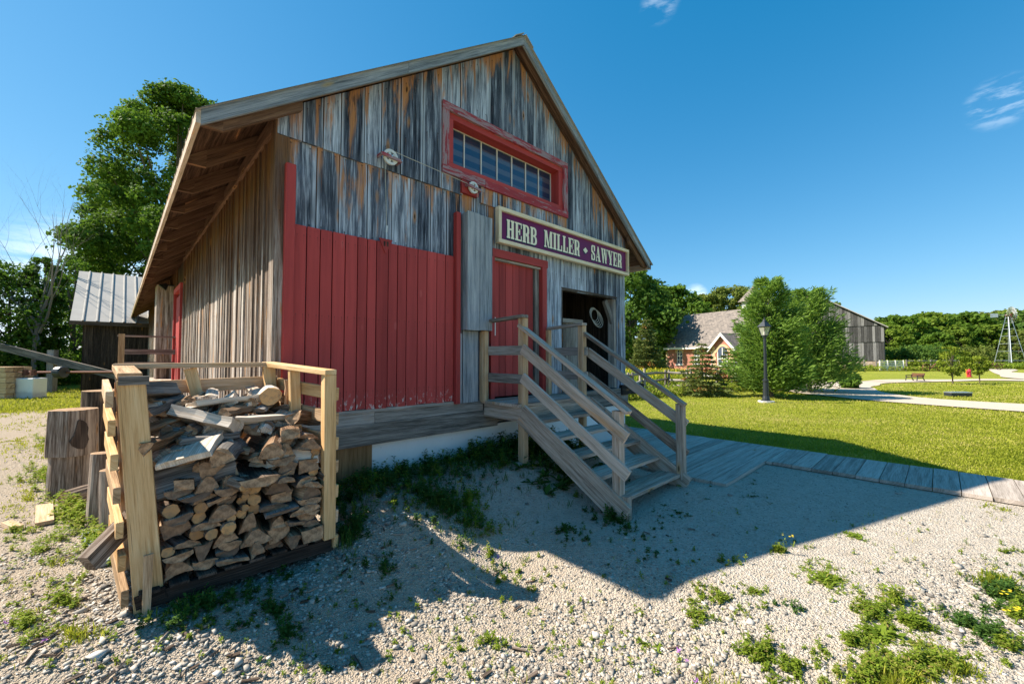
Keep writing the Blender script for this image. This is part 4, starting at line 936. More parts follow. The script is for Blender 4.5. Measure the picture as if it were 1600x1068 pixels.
tp('half', 412, 653, 1.13, (.95, .12, -.06), .36, .13, .05, 'long pale half log lying crossways on top of the heap, right of the big block', 0, .9)
tp('plank', 355, 626, 1.22, (.9, .35, .02), .42, .12, .035, 'pale split plank lying on the crest of the firewood heap', .2, .9)
tp('log', 421, 616, 1.26, (.15, 1, .05), .22, .15, .13, 'thick pale round log end at the crest of the heap near the back rail', .3, .95)
tp('wedge', 449, 625, 1.24, (.05, .1, 1), .30, .07, .05, 'upright splinter leaning by the right side posts of the bin', .2, .5)
tp('plank', 303, 698, 1.02, (.35, .9, .22), .34, .26, .03, 'broad rough bark slab with a light streak tilted at the upper left of the heap', .25, .7)
tp('plank', 306, 738, .90, (.97, -.1, .22), .36, .17, .022, 'large curved grey sheet of bark below the tilted slab at the left', -1.0, .3)
tp('half', 398, 741, .90, (.06, 1, 0), .4, .21, .055, 'wide orange half log with its sawn face outward in the middle of the heap', 0, .1)
tp('block', 418, 717, .99, (.6, -.8, 0), .18, .12, .09, 'pale squared block with a rough torn top in the middle of the heap', .2, .8)
tp('block', 470, 713, 1.0, (.85, -.5, -.1), .24, .13, .08, 'pale squared block near the right post, beside the torn block', .35, .9)
tp('wedge', 428, 692, 1.04, (.3, .9, .1), .3, .15, .08, 'brown split wedge resting just above the pale squared blocks', .1, .35)
tp('dome', 357, 703, 1.02, (.35, .9, .0), .34, .12, .09, 'knobbly dark knot of wood in the centre of the heap', .3, .2)
tp('dome', 480, 742, .93, (.8, -.3, .0), .26, .1, .035, 'curled bark strip under the blocks by the right post', .1, .5)
tp('log', 346, 748, .88, (-.45, 1, .1), .4, .065, .065, 'round log jutting out just right of the curved grey bark sheet', 0, .6)
tp('log', 492, 736, .93, (-.2, 1, .1), .3, .06, .06, 'grey round log by the right post at the upper edge of the heap', 0, .5)
tp('plank', 245, 640, 1.2, (.4, .9, .05), .42, .12, .04, 'dark brown split plank at the upper left of the heap', .3, .2)
tp('wedge', 246, 665, 1.12, (.6, .75, .1), .4, .1, .06, 'dark brown splinter below the dark split plank at the left', .6, .15)
tp('plank', 236, 610, 1.26, (.8, .55, -.05), .28, .1, .08, 'dark chunk behind the left post of the bin near the back rail', .5, .2)
tp('wedge', 375, 640, 1.17, (.7, .7, 0), .3, .09, .06, 'small dark wedge wedged between the pale planks at the crest', .3, .3)
tp('half', 480, 655, 1.10, (.7, .6, -.2), .32, .12, .07, 'dark brown curled split log beside the right side posts', .4, .25)
tp('wedge', 262, 684, 1.05, (.5, .8, .05), .4, .09, .05, 'dark brown splinter, lowest of three at the left of the heap', .9, .1)
tp('plank', 330, 684, 1.07, (.95, .1, .0), .30, .05, .03, 'thin dark stick under the large pale block', 0, .4)
# filler layer of smaller pieces over the sloping top
adj = ['short', 'narrow', 'rough', 'stubby', 'cracked', 'weathered', 'chipped', 'splintered', 'knotty', 'slanted', 'jagged', 'tilted']; used = {}
DK = {'wedge': 'split wedge', 'block': 'block', 'dome': 'bark slab', 'plank': 'split plank', 'half': 'half log'}
for i in range(84):
    x = fr.uniform(.2, 1.1); y_ = fr.uniform(3.60, 4.12); z = .79+(y_-3.55)*.85+fr.uniform(-.06, .03)
    k = fr.choice(['wedge', 'block', 'dome', 'wedge', 'plank', 'half']); m_, mats = piece(k, (x, y_-.13, z), (fr.uniform(-.9, .9), 1, fr.uniform(-.25, .3)), fr.uniform(.2, .32), fr.uniform(.07, .13), fr.uniform(.035, .07), None, fr.uniform(-.7, .7))
    if fr.random() < .35: mats = [W_PALE, W_PALE]
    o = m_.build(NAME[k], mats); side = 'left' if x < .5 else 'middle' if x < .8 else 'right'; dp_ = 'front edge' if y_ < 3.82 else 'centre' if y_ < 3.97 else 'back rail'
    for ad in fr.sample(adj, len(adj)):
        lb = '%s %s on the heap top, %s side near the %s' % (ad, DK[k], side, dp_)
        if lb not in used: break
    used[lb] = 1; tag(o, lb, 'firewood', FWG)
# the dark core that carries the top pieces: long logs lying deeper in the bin
for i in range(34):
    x = .24+.093*(i % 10)+fr.uniform(-.015, .015); r_ = i//10; z = .25+.19*r_+.0; y_ = 3.75
    m_, mats = piece('half' if i % 2 else 'block', (x, y_, z+.03), (fr.uniform(-.05, .05), 1, .06), .5, .11, .17, .3, 0)
    o = m_.build(NAME['half' if i % 2 else 'block'], mats); tag(o, 'dark log deep inside the bin behind the %s row, %s from the left' % (ORD[r_*2+1], ORD[i % 10] if i % 10 else 'first'), 'firewood', FWG)
# plank sticking out at the left and small ones on the ground
m_ = MB(); m_.board((.12, 3.72, .57), (-.10, 3.50, .385), .115, .06, (0, 0, 1), rnd=.6); tag(m_.build('timber_offcut', W_BARK), 'grey squared timber offcut sticking out through the left side of the bin', 'timber')
m_ = MB(); m_.prism([(-.02, -.3), (.0, -.34), (.02, -.3), (.025, .3), (-.02, .3)], (.165, 3.41, .20), (0, 1, 0), (1, 0, .1), (0, 0, .6), .02, 0, 0); tag(m_.build('wood_splinter', W_NEW2), 'thin wood splinter hanging at the left foot of the bin', 'splinter')

# ------------------------------------------------------------------ stumps behind the bin
def stump(pos, r, h, label, seed, mat=W_BARK, n=18, lean=(0, 0), nm='tree_stump', axis=None):
    q = random.Random(seed); m_ = MB(); rings = []; A_ = Vector((lean[0], lean[1], 1)).normalized() if axis is None else Vector(axis).normalized()
    x_ = A_.cross(Vector((0, 1, .1))).normalized(); y_ = A_.cross(x_); wob = [1+q.uniform(-.09, .09) for _ in range(n)]; p0 = Vector(pos); sg = 5
    for k in range(sg+1): rings.append([p0+A_*(h*k/sg)+(x_*math.cos(2*math.pi*i/n)+y_*math.sin(2*math.pi*i/n))*r*wob[i]*(1.05-.06*k/sg+q.uniform(-.015, .015)) for i in range(n)])
    rr = q.random()
    for k in range(sg):
        for i in range(n):
            j = (i+1) % n; P = [rings[k][j], rings[k][i], rings[k+1][i], rings[k+1][j]]; u = 2*math.pi*r/n
            m_.face(P, [((i+1)*u+rr*9, h*k/sg), (i*u+rr*9, h*k/sg), (i*u+rr*9, h*(k+1)/sg), ((i+1)*u+rr*9, h*(k+1)/sg)], rr, 0)
    for R_, f_ in ((rings[0], 0), (rings[-1], 1)):
        uv = [(math.cos(2*math.pi*i/n)*r, math.sin(2*math.pi*i/n)*r) for i in range(n)]; R2_ = R_ if not f_ else R_[::-1]
        m_.face(R2_, uv if not f_ else uv[::-1], rr*.4, 1)
    return tag(m_.build(nm, [mat, ENDW]), label, 'stump')
stump((-.36, 7.10, .0), .185, .46, 'thick grey log round standing under the one with the dark hollow', 1)
st2 = stump((-.35, 7.06, .465), .20, .52, 'thick grey log round with a dark hollow, topmost of its stack', 2)
stump((-.10, 8.3, .0), .26, 1.12, 'broad grey log round standing behind the stacked pair', 3)
m_ = MB(); n = 16; c_ = Vector((-.285, 6.855, .71)); u_ = Vector((.93, .36, 0)).normalized(); v_ = Vector((-.02, 0, 1))
m_.prism([(.085*math.cos(a_)*(1.0 if math.sin(a_) < 0 else .66)+.012*math.sin(3*a_), .17*math.sin(a_)) for a_ in np.linspace(0, 2*math.pi, n+1)[:-1]], c_+u_.cross(v_)*.012, -u_.cross(v_), u_, v_, .05, 0, 0)
h_ = m_.build('hollow', W_DARK); h_.parent = st2; h_.matrix_parent_inverse = Matrix.Translation(-st2.location)
stump((-.10, 5.72, .0), .085, .66, 'split grey log standing upright behind the left side of the bin', 4, lean=(.02, 0)); stump((.0, 5.15, .0), .075, .60, 'narrow split log standing upright against the back left post of the bin', 5, lean=(-.03, 0))
m_, mt2 = piece('half', (-.36, 6.35, .12), (.85, .5, .08), .34, .2, .15, .6, 2.9); tag(m_.build('half_log', [W_BARK, ENDW]), 'half log lying on its side at the foot of the stacked log rounds', 'log')
m_ = MB(); m_.board((-.46, 5.9, .03), (-.52, 6.6, .03), .12, .035, (1, 0, 0), rnd=.9); tag(m_.build('board_scrap', W_NEW2), 'pale board scrap lying at the foot of the stacked log rounds', 'board')
m_ = MB(); m_.board((.0, 4.45, .03), (-.13, 5.3, .03), .13, .04, (1, 0, 0), rnd=.9); tag(m_.build('board_scrap', W_LIGHTGREY), 'long grey board lying on the gravel along the left side of the bin', 'board')
m_ = MB(); m_.board((-.72, 6.15, .03), (-.62, 5.9, .03), .07, .04, (1, 0, 0), rnd=.9); tag(m_.build('board_scrap', W_NEW2), 'short pale offcut lying in the weeds left of the stacked log rounds', 'board')

# ------------------------------------------------------------------ vegetation generators
def quads(P, Nrm, size, asp, rs, spin=None):
    """leaf quads: P centres, Nrm normals"""
    n = len(P); up = rs.normal(size=(n, 3)); t = np.cross(Nrm, up); t /= np.linalg.norm(t, axis=1)[:, None]+1e-9; b = np.cross(Nrm, t)
    sz = size[:, None] if hasattr(size, '__len__') else size
    a_ = t*sz*.5; c_ = b*sz*.5*asp
    V = np.empty((n, 4, 3)); V[:, 0] = P-a_; V[:, 1] = P-c_+a_*.1; V[:, 2] = P+a_; V[:, 3] = P+c_+a_*.1
    return V.reshape(-1, 3), np.arange(n*4).reshape(n, 4)
def crown_mesh(seed, h, wd, base, n, leaf, mat, shape='round', ncl=46, clr=.2, flat=.75, name='crown', asp=.7):
    rs = np.random.RandomState(seed); C = []; Rr = []
    for k in range(ncl):
        t = (k+.5)/ncl; z = base+(h-base)*(t**.9)
        tt = (z-base)/(h-base)
        if shape == 'round': pr_ = math.sqrt(max(0, 1-(2*tt-1)**2))*.92+.1
        elif shape == 'oval': pr_ = (math.sin(math.pi*min(1, tt*.93+.07))**.6)
        elif shape == 'column': pr_ = min(1, .75+.5*tt)*(1 if tt < .8 else (1-tt)/.2*.7+.3)
        elif shape == 'spread': pr_ = (1-(tt-.42)**2*2.4)*.95
        else: pr_ = 1-tt
        an = k*2.39996+rs.uniform(-.5, .5); rr = wd/2*pr_*(rs.uniform(.35, 1.0)**.5)*(1-clr*.6)
        C.append((math.cos(an)*rr, math.sin(an)*rr, z+rs.uniform(-.04, .04)*h)); Rr.append(wd*clr*rs.uniform(.6, 1.25)*(1-.35*tt))
    C = np.array(C); Rr = np.array(Rr); C[:, 2] = np.minimum(C[:, 2], h-Rr*flat*.9)
    p = Rr**2; p /= p.sum(); idx = rs.choice(ncl, n, p=p)
    d = rs.normal(size=(n, 3)); d[:, 2] += .35; d /= np.linalg.norm(d, axis=1)[:, None]
    rad = .62+.42*rs.rand(n)**.7
    lump = .82+.25*np.sin(d[:, 0]*5+idx)*np.cos(d[:, 1]*6+idx*2)+.12*np.sin(d[:, 2]*9+idx*3)
    P = C[idx]+d*(Rr[idx]*rad*lump)[:, None]*np.array([1, 1, flat])
    nr = d*.7+rs.normal(size=(n, 3))*.55; nr[:, 2] += .25; nr /= np.linalg.norm(nr, axis=1)[:, None]
    V, F = quads(P, nr, leaf*rs.uniform(.55, 1.35, n), asp, rs)
    rnd = np.clip(.45+.16*rs.normal(size=n)+(rs.rand(ncl)[idx]-.5)*.45+.12*(P[:, 2]/h-.5), 0, 1)
    return npmesh(name, V, F, rnd, mat), C, Rr
def trunk_mb(h, r, C, seed, base, lean=0.):
    q = random.Random(seed); mb = MB(); top = h*.82
    pts = [Vector((0, 0, -.1))]+[Vector((q.uniform(-.02, .02)*h*t+lean*t*h, q.uniform(-.02, .02)*h*t, top*t)) for t in (.15, .3, .5, .7, 1)]
    mb.tube(pts, [r*1.25, r*1.0, r*.85, r*.6, r*.38, r*.12], 9)
    for k in range(0, len(C), max(1, len(C)//16)):
        c = Vector(C[k]); t = max(.18, min(.75, (c.z*.62)/top)); s0 = Vector((0, 0, top*t)); m1 = s0.lerp(c, .5)+Vector((0, 0, -.03*h))
        mb.tube([s0, m1, c], [r*.38, r*.22, r*.07], 6)
    return mb
def tree(name, x, y, label, h, wd, base, n, leaf, mat, seed, shape='round', r=None, cat='tree', group=None, z=0., bark=BARK, ncl=46, clr=.2, lean=0., **kw):
    me, C, Rr = crown_mesh(seed, h, wd, base, n, leaf, mat, shape, ncl, clr, **kw); r = r or h*.022
    t = thing(name, (x, y, z), label, cat, group)
    if lean:
        co = np.empty(len(me.vertices)*3, np.float32); me.vertices.foreach_get('co', co); co = co.reshape(-1, 3); co[:, 0] += lean*co[:, 2]; me.vertices.foreach_set('co', co.ravel()); C = C+np.array([[lean*c[2], 0, 0] for c in C])
    o = nobj('crown', me, parent=t); mb = trunk_mb(h, r, C, seed, base, lean); q = mb.build('trunk', bark, org=(0, 0, 0)); q.parent = t
    return t
def conifer_mesh(seed, h, wd, n, leaf, mat, lo=.02, droop=.25, layers=16, fluffy=False, brown=0.):
    rs = np.random.RandomState(seed); P = []; D = []; tw = []; cs = []
    B = []
    for k in range(layers):
        t = (k+.3)/layers; z = h*(lo+(1-lo)*t); L = wd/2*((1-t)**(.8 if not fluffy else .42))*1.02*rs.uniform(.8, 1.1)*(min(1, .78+t*2.2)); nb = max(4, int((9 if not fluffy else 7)*(1-t*.5)))
        for j in range(nb):
            an = 2*math.pi*(j+rs.rand()*.7)/nb+k*1.3; l = L*rs.uniform(.7, 1.12)
            B.append((z, an, l, t, rs.rand()))
    w_ = np.array([b[2] for b in B])+.05*wd; w_ /= w_.sum(); idx = rs.choice(len(B), n, p=w_)
    Bn = np.array(B); z = Bn[idx, 0]; an = Bn[idx, 1]; l = Bn[idx, 2]; t = Bn[idx, 3]
    s_ = (rs.rand(n)**.6)
    if fluffy:
        rise = .35*l*s_+.05; wid = .17*wd*(.35+.65*s_)*(1-t*.5)*rs.normal(size=n)*.6; vz = .12*wd*rs.normal(size=n)*(.5+.5*s_)*.6*(1-.5*t)
    else:
        rise = -droop*l*s_+.10*l*s_**2; wid = .13*wd*(1-s_*.75)*rs.normal(size=n)*(1-t*.6); vz = -.02*h*np.abs(rs.normal(size=n))*(1-t)
    ca, sa = np.cos(an), np.sin(an)
    P = np.stack([ca*l*s_-sa*wid, sa*l*s_+ca*wid, z+rise+vz], 1); P[:, 2] = np.minimum(P[:, 2], h); P[:, 2] = np.maximum(P[:, 2], .03)
    dr = np.stack([ca-sa*rs.normal(size=n)*.7, sa+ca*rs.normal(size=n)*.7, rs.normal(size=n)*.35+(.45 if fluffy else .1)], 1); dr /= np.linalg.norm(dr, axis=1)[:, None]
    sd = np.cross(dr, rs.normal(size=(n, 3))); sd /= np.linalg.norm(sd, axis=1)[:, None]
    L_ = (leaf*rs.uniform(.6, 1.4, n))[:, None]; W = L_*(.16 if fluffy else .26)
    V = np.empty((n, 4, 3)); V[:, 0] = P-sd*W*.5; V[:, 1] = P+dr*L_*.55-sd*W*.35+0; V[:, 2] = P+dr*L_; V[:, 3] = P+sd*W*.5
    V[:, 1] = P+dr*L_*.5-sd*W*.6; V[:, 3] = P+dr*L_*.5+sd*W*.6; V[:, 0] = P
    rnd = np.clip(.38+.17*rs.normal(size=n)+(Bn[idx, 4]-.5)*.4+.2*(s_-.5), 0, .78)
    if brown: m_ = (Bn[idx, 4] > 1-brown) & (rs.rand(n) < .55); rnd[m_] = 1.
    return npmesh('crown', V.reshape(-1, 3), np.arange(n*4).reshape(n, 4), rnd, mat)
def conifer(name, x, y, label, h, wd, n, leaf, mat, seed, z=0., group=None, cat='tree', **kw):
    t = thing(name, (x, y, z), label, cat, group); nobj('crown', conifer_mesh(seed, h, wd, n, leaf, mat, **kw), parent=t)
    mb = MB(); mb.tube([(0, 0, -.05), (0, 0, h*.5), (0, 0, h*.97)], [h*.022, h*.014, h*.003], 7); q = mb.build('trunk', BARK, org=(0, 0, 0)); q.parent = t
    return t

# ------------------------------------------------------------------ trees on the right side
def at(px, dep, z=0.):
    d = skydir(px, 557); v = Vector((d.x, d.y)); f = Vector((math.cos(YAW), math.sin(YAW))); return (v*(dep/v.dot(f))).to_tuple()
def hh(py, dep): return (557-py)/642*dep+CAMH
x, y = at(1203, 16.6); conifer('white_pine', x, y, 'big fluffy bright green pine right behind the street lamp', hh(438, 16.6), 2.95, 30000, .20, L_PINE, 4, fluffy=True, layers=15, lo=.03)
x, y = at(1264, 19.0); conifer('white_pine', x, y, 'second fluffy pine, slightly lower and right of the one behind the lamp', hh(455, 19.), 3.9, 22000, .22, L_PINE, 9, fluffy=True, layers=14, lo=.03)
x, y = at(1010, 26); conifer('spruce_tree', x, y, 'broad green spruce at the left end of the brick church', hh(495, 26)*.98, 3.1, 16000, .17, L_SPRB, 3, brown=.12, layers=20)
x, y = at(1097, 17.2); conifer('spruce_tree', x, y, 'thin young spruce in front of the church, behind the rail fence', hh(536, 17.2)*1.03, 2.3, 8000, .13, L_SPRB, 5, brown=.1, layers=13)
x, y = at(1138, 20.5); conifer('spruce_tree', x, y, 'small browning spruce beside the church gable porch', hh(541, 20.5), 1.6, 5000, .13, L_SPRB, 6, brown=.4, layers=12)
big = [(985, 40, 424, 9.5, L_DARK, 'tall dark maple rising just right of the barn eave'), (1052, 46, 446, 7.5, L_MAPLE, 'sunlit maple left of the church roof'), (1018, 52, 436, 9, L_DARK, 'dark maple standing behind the two maples left of the church')]
for i, (px, dp_, py, wd, mt, lb) in enumerate(big):
    x, y = at(px, dp_); tree('maple_tree', x, y, lb, hh(py, dp_), wd, .2, 15000, .36, mt, 30+i, 'oval', group='maples left of the church')
beh = [(1105, 60, 458, 8, 'olive green tree behind the left half of the church roof'), (1140, 62, 446, 9, 'olive green tree with a high crown behind the middle of the church roof'), (1172, 58, 452, 7.5, 'olive green tree behind the church belfry'), (1262, 70, 456, 8, 'tree peeping out above the second fluffy pine'), (1300, 84, 472, 8, 'grey green tree behind the ridge of the plank barn')]
for i, (px, dp_, py, wd, lb) in enumerate(beh):
    x, y = at(px, dp_); tree('broadleaf_tree', x, y, lb, hh(py, dp_), wd, 1.5, 8000, .42, L_OLIVE if i != 3 else L_WOOD[2], 50+i, 'oval', group='trees behind the church')
# far wood: one tree after another, copies of six crowns
protos = []
for k in range(6):
    h = 10.; me, C, Rr = crown_mesh(70+k, h, (8.6, 9.5, 7.8, 9, 8.2, 10)[k], .6, 7000, .55, L_WOOD[k % 4], ('round', 'oval', 'spread')[k % 3], 40, .19); tb = trunk_mb(h, .2, C, k, 1.)
    protos.append((me, tb))
fwr = random.Random(5); tr_src = {}
kinds = ['dark green', 'bright green', 'olive', 'deep green', 'leafy', 'broad']; lst = []
for i in range(30): lst.append((1362+i*11+fwr.uniform(-5, 5), 80+fwr.uniform(-6, 14), 499-8*min(1, i/16)+fwr.uniform(-7, 6), 'r'))
for i in range(13): lst.append((1372+i*24+fwr.uniform(-8, 8), 70+fwr.uniform(-4, 4), 517+fwr.uniform(-13, 12), 'f'))
lst.sort(key=lambda q: (q[3], q[0])); cn = {'r': 0, 'f': 0}
for px, dp_, py, rw in lst:
    k = fwr.randrange(6); x, y = at(px, dp_); h = hh(py, dp_); cn[rw] += 1
    lb = '%s tree, %s row of the far wood, %s from the plank barn' % (kinds[k], 'back' if rw == 'r' else 'front', 'first' if cn[rw] == 1 else (ORD+['twenty-first', 'twenty-second', 'twenty-third', 'twenty-fourth', 'twenty-fifth', 'twenty-sixth', 'twenty-seventh', 'twenty-eighth', 'twenty-ninth', 'thirtieth'])[cn[rw]-1])
    if k not in tr_src:
        t = thing('woodland_tree', (x, y, 0), lb, 'tree', 'trees of the far wood'); nobj('crown', protos[k][0], parent=t); q = protos[k][1].build('trunk', BARK, org=(0, 0, 0)); q.parent = t; tr_src[k] = t
    else: t = copy_tree(tr_src[k]); t.location = (x, y, 0); tag(t, lb)
    t.rotation_euler.z = fwr.uniform(0, 6.28); sc = h/10.; t.scale = (sc*fwr.uniform(.9, 1.15), sc*fwr.uniform(.9, 1.15), sc)
# bushes at the foot of the plank barn and the wood
for i, (px, dp_, py, wd, mt, lb) in enumerate([(1400, 60, 541, 6, L_WOOD[1], 'round bush at the right corner of the grey plank barn'), (1432, 58, 538, 6.5, L_WOOD[3], 'wide green bush behind the white gate'), (1456, 60, 546, 6, L_WOOD[0], 'low bush between the white gate and the small trees'), (1520, 66, 540, 8, L_WOOD[2], 'wide bush at the wood edge behind the hydrant'), (1410, 50, 562, 4, L_YEL, 'pale low shrub behind the left end of the white gate'), (1448, 50, 564, 4.5, L_WOOD[1], 'low shrub behind the right end of the white gate'), (1326, 21, 583, 1.0, L_MAPLE, 'small round shrub at the right foot of the second pine'), (1550, 70, 548, 8, L_WOOD[3], 'wide bush at the foot of the windmill')]):
    x, y = at(px, dp_); tree('bush', x, y, lb, hh(py, dp_), wd, .0, 3500, max(.08, .30*dp_/60), mt, 90+i, 'round', .05, 'bush', 'bushes by the far wood', ncl=18, clr=.3)
for i, (px, dp_, py, wd, lb) in enumerate([(1487, 24.6, 541, 1.65, 'small yellow green young tree nearest the bench on the lawn'), (1529, 26.0, 556, 1.15, 'smaller yellow green young tree right of the red hydrant')]):
    x, y = at(px, dp_); tree('young_tree', x, y, lb, hh(py, dp_), wd, .55, 1900, .12, L_YEL, 110+i, 'oval', .03, group='young trees on the lawn', ncl=22, clr=.2)

# ------------------------------------------------------------------ trees on the left side
x, y = at(268, 32.); tree('maple_tree', x, y, 'tall leafy maple rising behind the barn at the left', hh(126, 32.), 11.0, .5, 130000, .22, L_MAPLE, 12, 'oval', .4, ncl=130, clr=.16)
x, y = at(178, 36); tree('maple_tree', x, y, 'shorter maple filling in left of the tall one behind the barn', hh(262, 36), 8.0, .4, 45000, .24, L_DARK, 13, 'oval', .3, ncl=80, clr=.18)
LT = [(14, 21.5, 425, 4.0, L_DARK, 'dark bushy tree at the left edge of the photo'), (62, 22, 402, 2.0, L_DARK, 'narrow ivy covered tree in front of the bare tree'), (112, 25, 400, 2.5, L_MAPLE, 'slender loose tree between the bare tree and the metal roofed shed'), (-45, 20, 400, 5.5, L_DARK, 'dark tree just outside the left edge')]
for i, (px, dp_, py, wd, mt, lb) in enumerate(LT):
    x, y = at(px, dp_); tree('broadleaf_tree', x, y, lb, hh(py, dp_), wd, .3, 11000 if i != 2 else 5000, .16, mt, 120+i, 'column', ncl=60, clr=.22, group='trees beyond the yard at the left')
for i, (px, dp_, py, wd, mt, lb) in enumerate([(15, 22, 560, 4.5, L_DARK, 'low dark bush behind the lumber stack'), (60, 23, 548, 4.0, L_MAPLE, 'green bush behind the concrete block'), (105, 25, 546, 4.5, L_DWEED, 'green bush between the concrete block and the shed'), (140, 27, 550, 4, L_MAPLE, 'green bush at the left wall of the shed'), (-40, 21, 545, 6, L_DARK, 'bush outside the left edge')]):
    x, y = at(px, dp_); tree('bush', x, y, lb, hh(py, dp_), wd, .0, 5000, .15, mt, 130+i, 'round', .05, 'bush', 'bushes at the back of the yard', ncl=26, clr=.25)
for i in range(9):
    px = -60+i*26; dp_ = 60+4*math.sin(i*2.1); x, y = at(px, dp_); k = i % 6; t = copy_tree(tr_src.get(k, list(tr_src.values())[0])); t.location = (x, y, 0); s0 = hh(545, dp_)/10; t.scale = (s0*2.4, s0*2.4, s0); t['group'] = 'low far trees at the left'; tag(t, 'low far tree beyond the yard at the left, %s from the left' % (ORD[i] if i else 'first'))
# bare dead tree
def branch(mb, p, d, l, r, dep, q):
    pts = [p]; dd = d.copy(); rr = [r]
    for k in range(4):
        dd = (dd+Vector((q.uniform(-.16, .16), q.uniform(-.16, .16), q.uniform(-.02, .13)))).normalized(); pts.append(pts[-1]+dd*l/4); rr.append(r*(1-.17*(k+1)))
    mb.tube(pts, rr, 5 if dep < 2 else 4, caps=False)
    if dep < 5:
        for k in range(3 if dep < 3 else 2):
            i = q.choice([2, 3, 4]); a_ = q.uniform(0, 6.28); o_ = Vector((math.cos(a_), math.sin(a_), q.uniform(.1, .7))).normalized()
            branch(mb, pts[i], (dd*.85+o_*.65).normalized(), l*q.uniform(.55, .78), rr[i]*.62, dep+1, q)
x, y = at(60, 20.8); q = random.Random(14); mb = MB(); 
for (dx, zz, dd_, ll_) in ((0, 0, (0, 0), 5.2), (0, 2.2, (-.35, .3), 4.2), (0, 2.8, (.35, -.3), 3.8), (0, 3.2, (-.6, .5), 3.4), (0, 3.6, (.15, -.15), 3.8)): branch(mb, Vector((x, y, zz)), Vector((dd_[0], dd_[1], .9)), ll_, .11 if zz == 0 else .07, 0 if zz == 0 else 1, q)
#
tag(mb.build('bare_tree', BARKG, org=(x, y, 0)), 'leafless grey tree with fine twigs at the left edge of the photo', 'tree')

# ------------------------------------------------------------------ brick church
ux_ = Vector((-.30, -.954, 0)).normalized(); vx_ = Vector((.954, -.30, 0)).normalized()      # along the wall towards the right, and back
CH0 = Vector(at(1041, 37.5)+(0,)) if False else Vector((at(1041, 37.5)[0], at(1041, 37.5)[1], 0)); CL = 7.3; CW = 5.6; CE = 2.62; CR = 5.45
church = thing('brick_church', tuple(CH0), 'small red brick church with a grey shingle roof and arched windows beyond the lawn', 'church')
def cp(u, v, z): return CH0+ux_*u+vx_*v+Vector((0, 0, z))
mb = MB()
def qd(m_, P, uv=None, mat=0): m_.face(P, uv, random.random(), mat)
Wd = [(1.5, .6), (3.3, .6), (4.95, .55)]      # window centres along the wall
us = [0]; 
for c_, w_ in Wd: us += [c_-w_/2, c_+w_/2]
us.append(CL)
for i in range(len(us)-1):
    a_, b_ = us[i], us[i+1]
    if i % 2 == 0: mb.face([cp(a_, 0, 0), cp(b_, 0, 0), cp(b_, 0, CE), cp(a_, 0, CE)], [(a_, 0), (b_, 0), (b_, CE), (a_, CE)])
    else:
        c_ = (a_+b_)/2; r_ = (b_-a_)/2; z0, z1 = .95, 1.95
        mb.face([cp(a_, 0, 0), cp(b_, 0, 0), cp(b_, 0, z0), cp(a_, 0, z0)], [(a_, 0), (b_, 0), (b_, z0), (a_, z0)])
        arc = [(c_-r_*math.cos(t), z1+r_*math.sin(t)) for t in np.linspace(0, math.pi, 9)]
        for (x0, q0), (x1, q1) in zip(arc[:-1], arc[1:]): mb.face([cp(x0, 0, q0), cp(x1, 0, q1), cp(x1, 0, CE), cp(x0, 0, CE)], [(x0, q0), (x1, q1), (x1, CE), (x0, CE)])
for (P) in ([cp(0, CW, 0), cp(0, 0, 0), cp(0, 0, CE), cp(0, CW/2, CR), cp(0, CW, CE)], [cp(CL, 0, 0), cp(CL, CW, 0), cp(CL, CW, CE), cp(CL, CW/2, CR), cp(CL, 0, CE)], [cp(CL, CW, 0), cp(0, CW, 0), cp(0, CW, CE), cp(CL, CW, CE)]): mb.face(P, [((p-CH0).dot(ux_)+(p-CH0).dot(vx_), p.z) for p in P])
mb.build('wall', BRICK, church)
def prism_h(m_, poly, u0, u1, mat=0, rnd=.5):        # poly in (v, z) pushed along u
    A_ = [cp(u0, v, z) for v, z in poly]; B_ = [cp(u1, v, z) for v, z in poly]; n = len(poly)
    for i in range(n):
        j = (i+1) % n; l_ = math.dist(poly[i], poly[j]); m_.face([A_[i], B_[i], B_[j], A_[j]], [(0, 0), (abs(u1-u0), 0), (abs(u1-u0), l_), (0, l_)], rnd, mat)
    m_.face(A_[::-1], None, rnd, mat); m_.face(B_, None, rnd, mat)
mb = MB(); sl_ = (CR-CE)/(CW/2); ov = .3
for sgn in (0, 1):
    P = [(-ov, CE-ov*sl_), (CW/2, CR), (CW/2, CR+.08), (-ov, CE-ov*sl_+.08)]
    if sgn: P = [(CW-v, z) for v, z in P][::-1]
    prism_h(mb, P, -.25, CL+.25)
rf = mb.build('roof', SHINGLE, church)
mb = MB(); prism_h(mb, [(-ov-.05, CE-ov*sl_-.08), (-ov+.0, CE-ov*sl_-.08), (-ov, CE-ov*sl_+.07), (-ov-.05, CE-ov*sl_+.07)], -.27, CL+.27); mb.build('gutter', WHITEP, church)
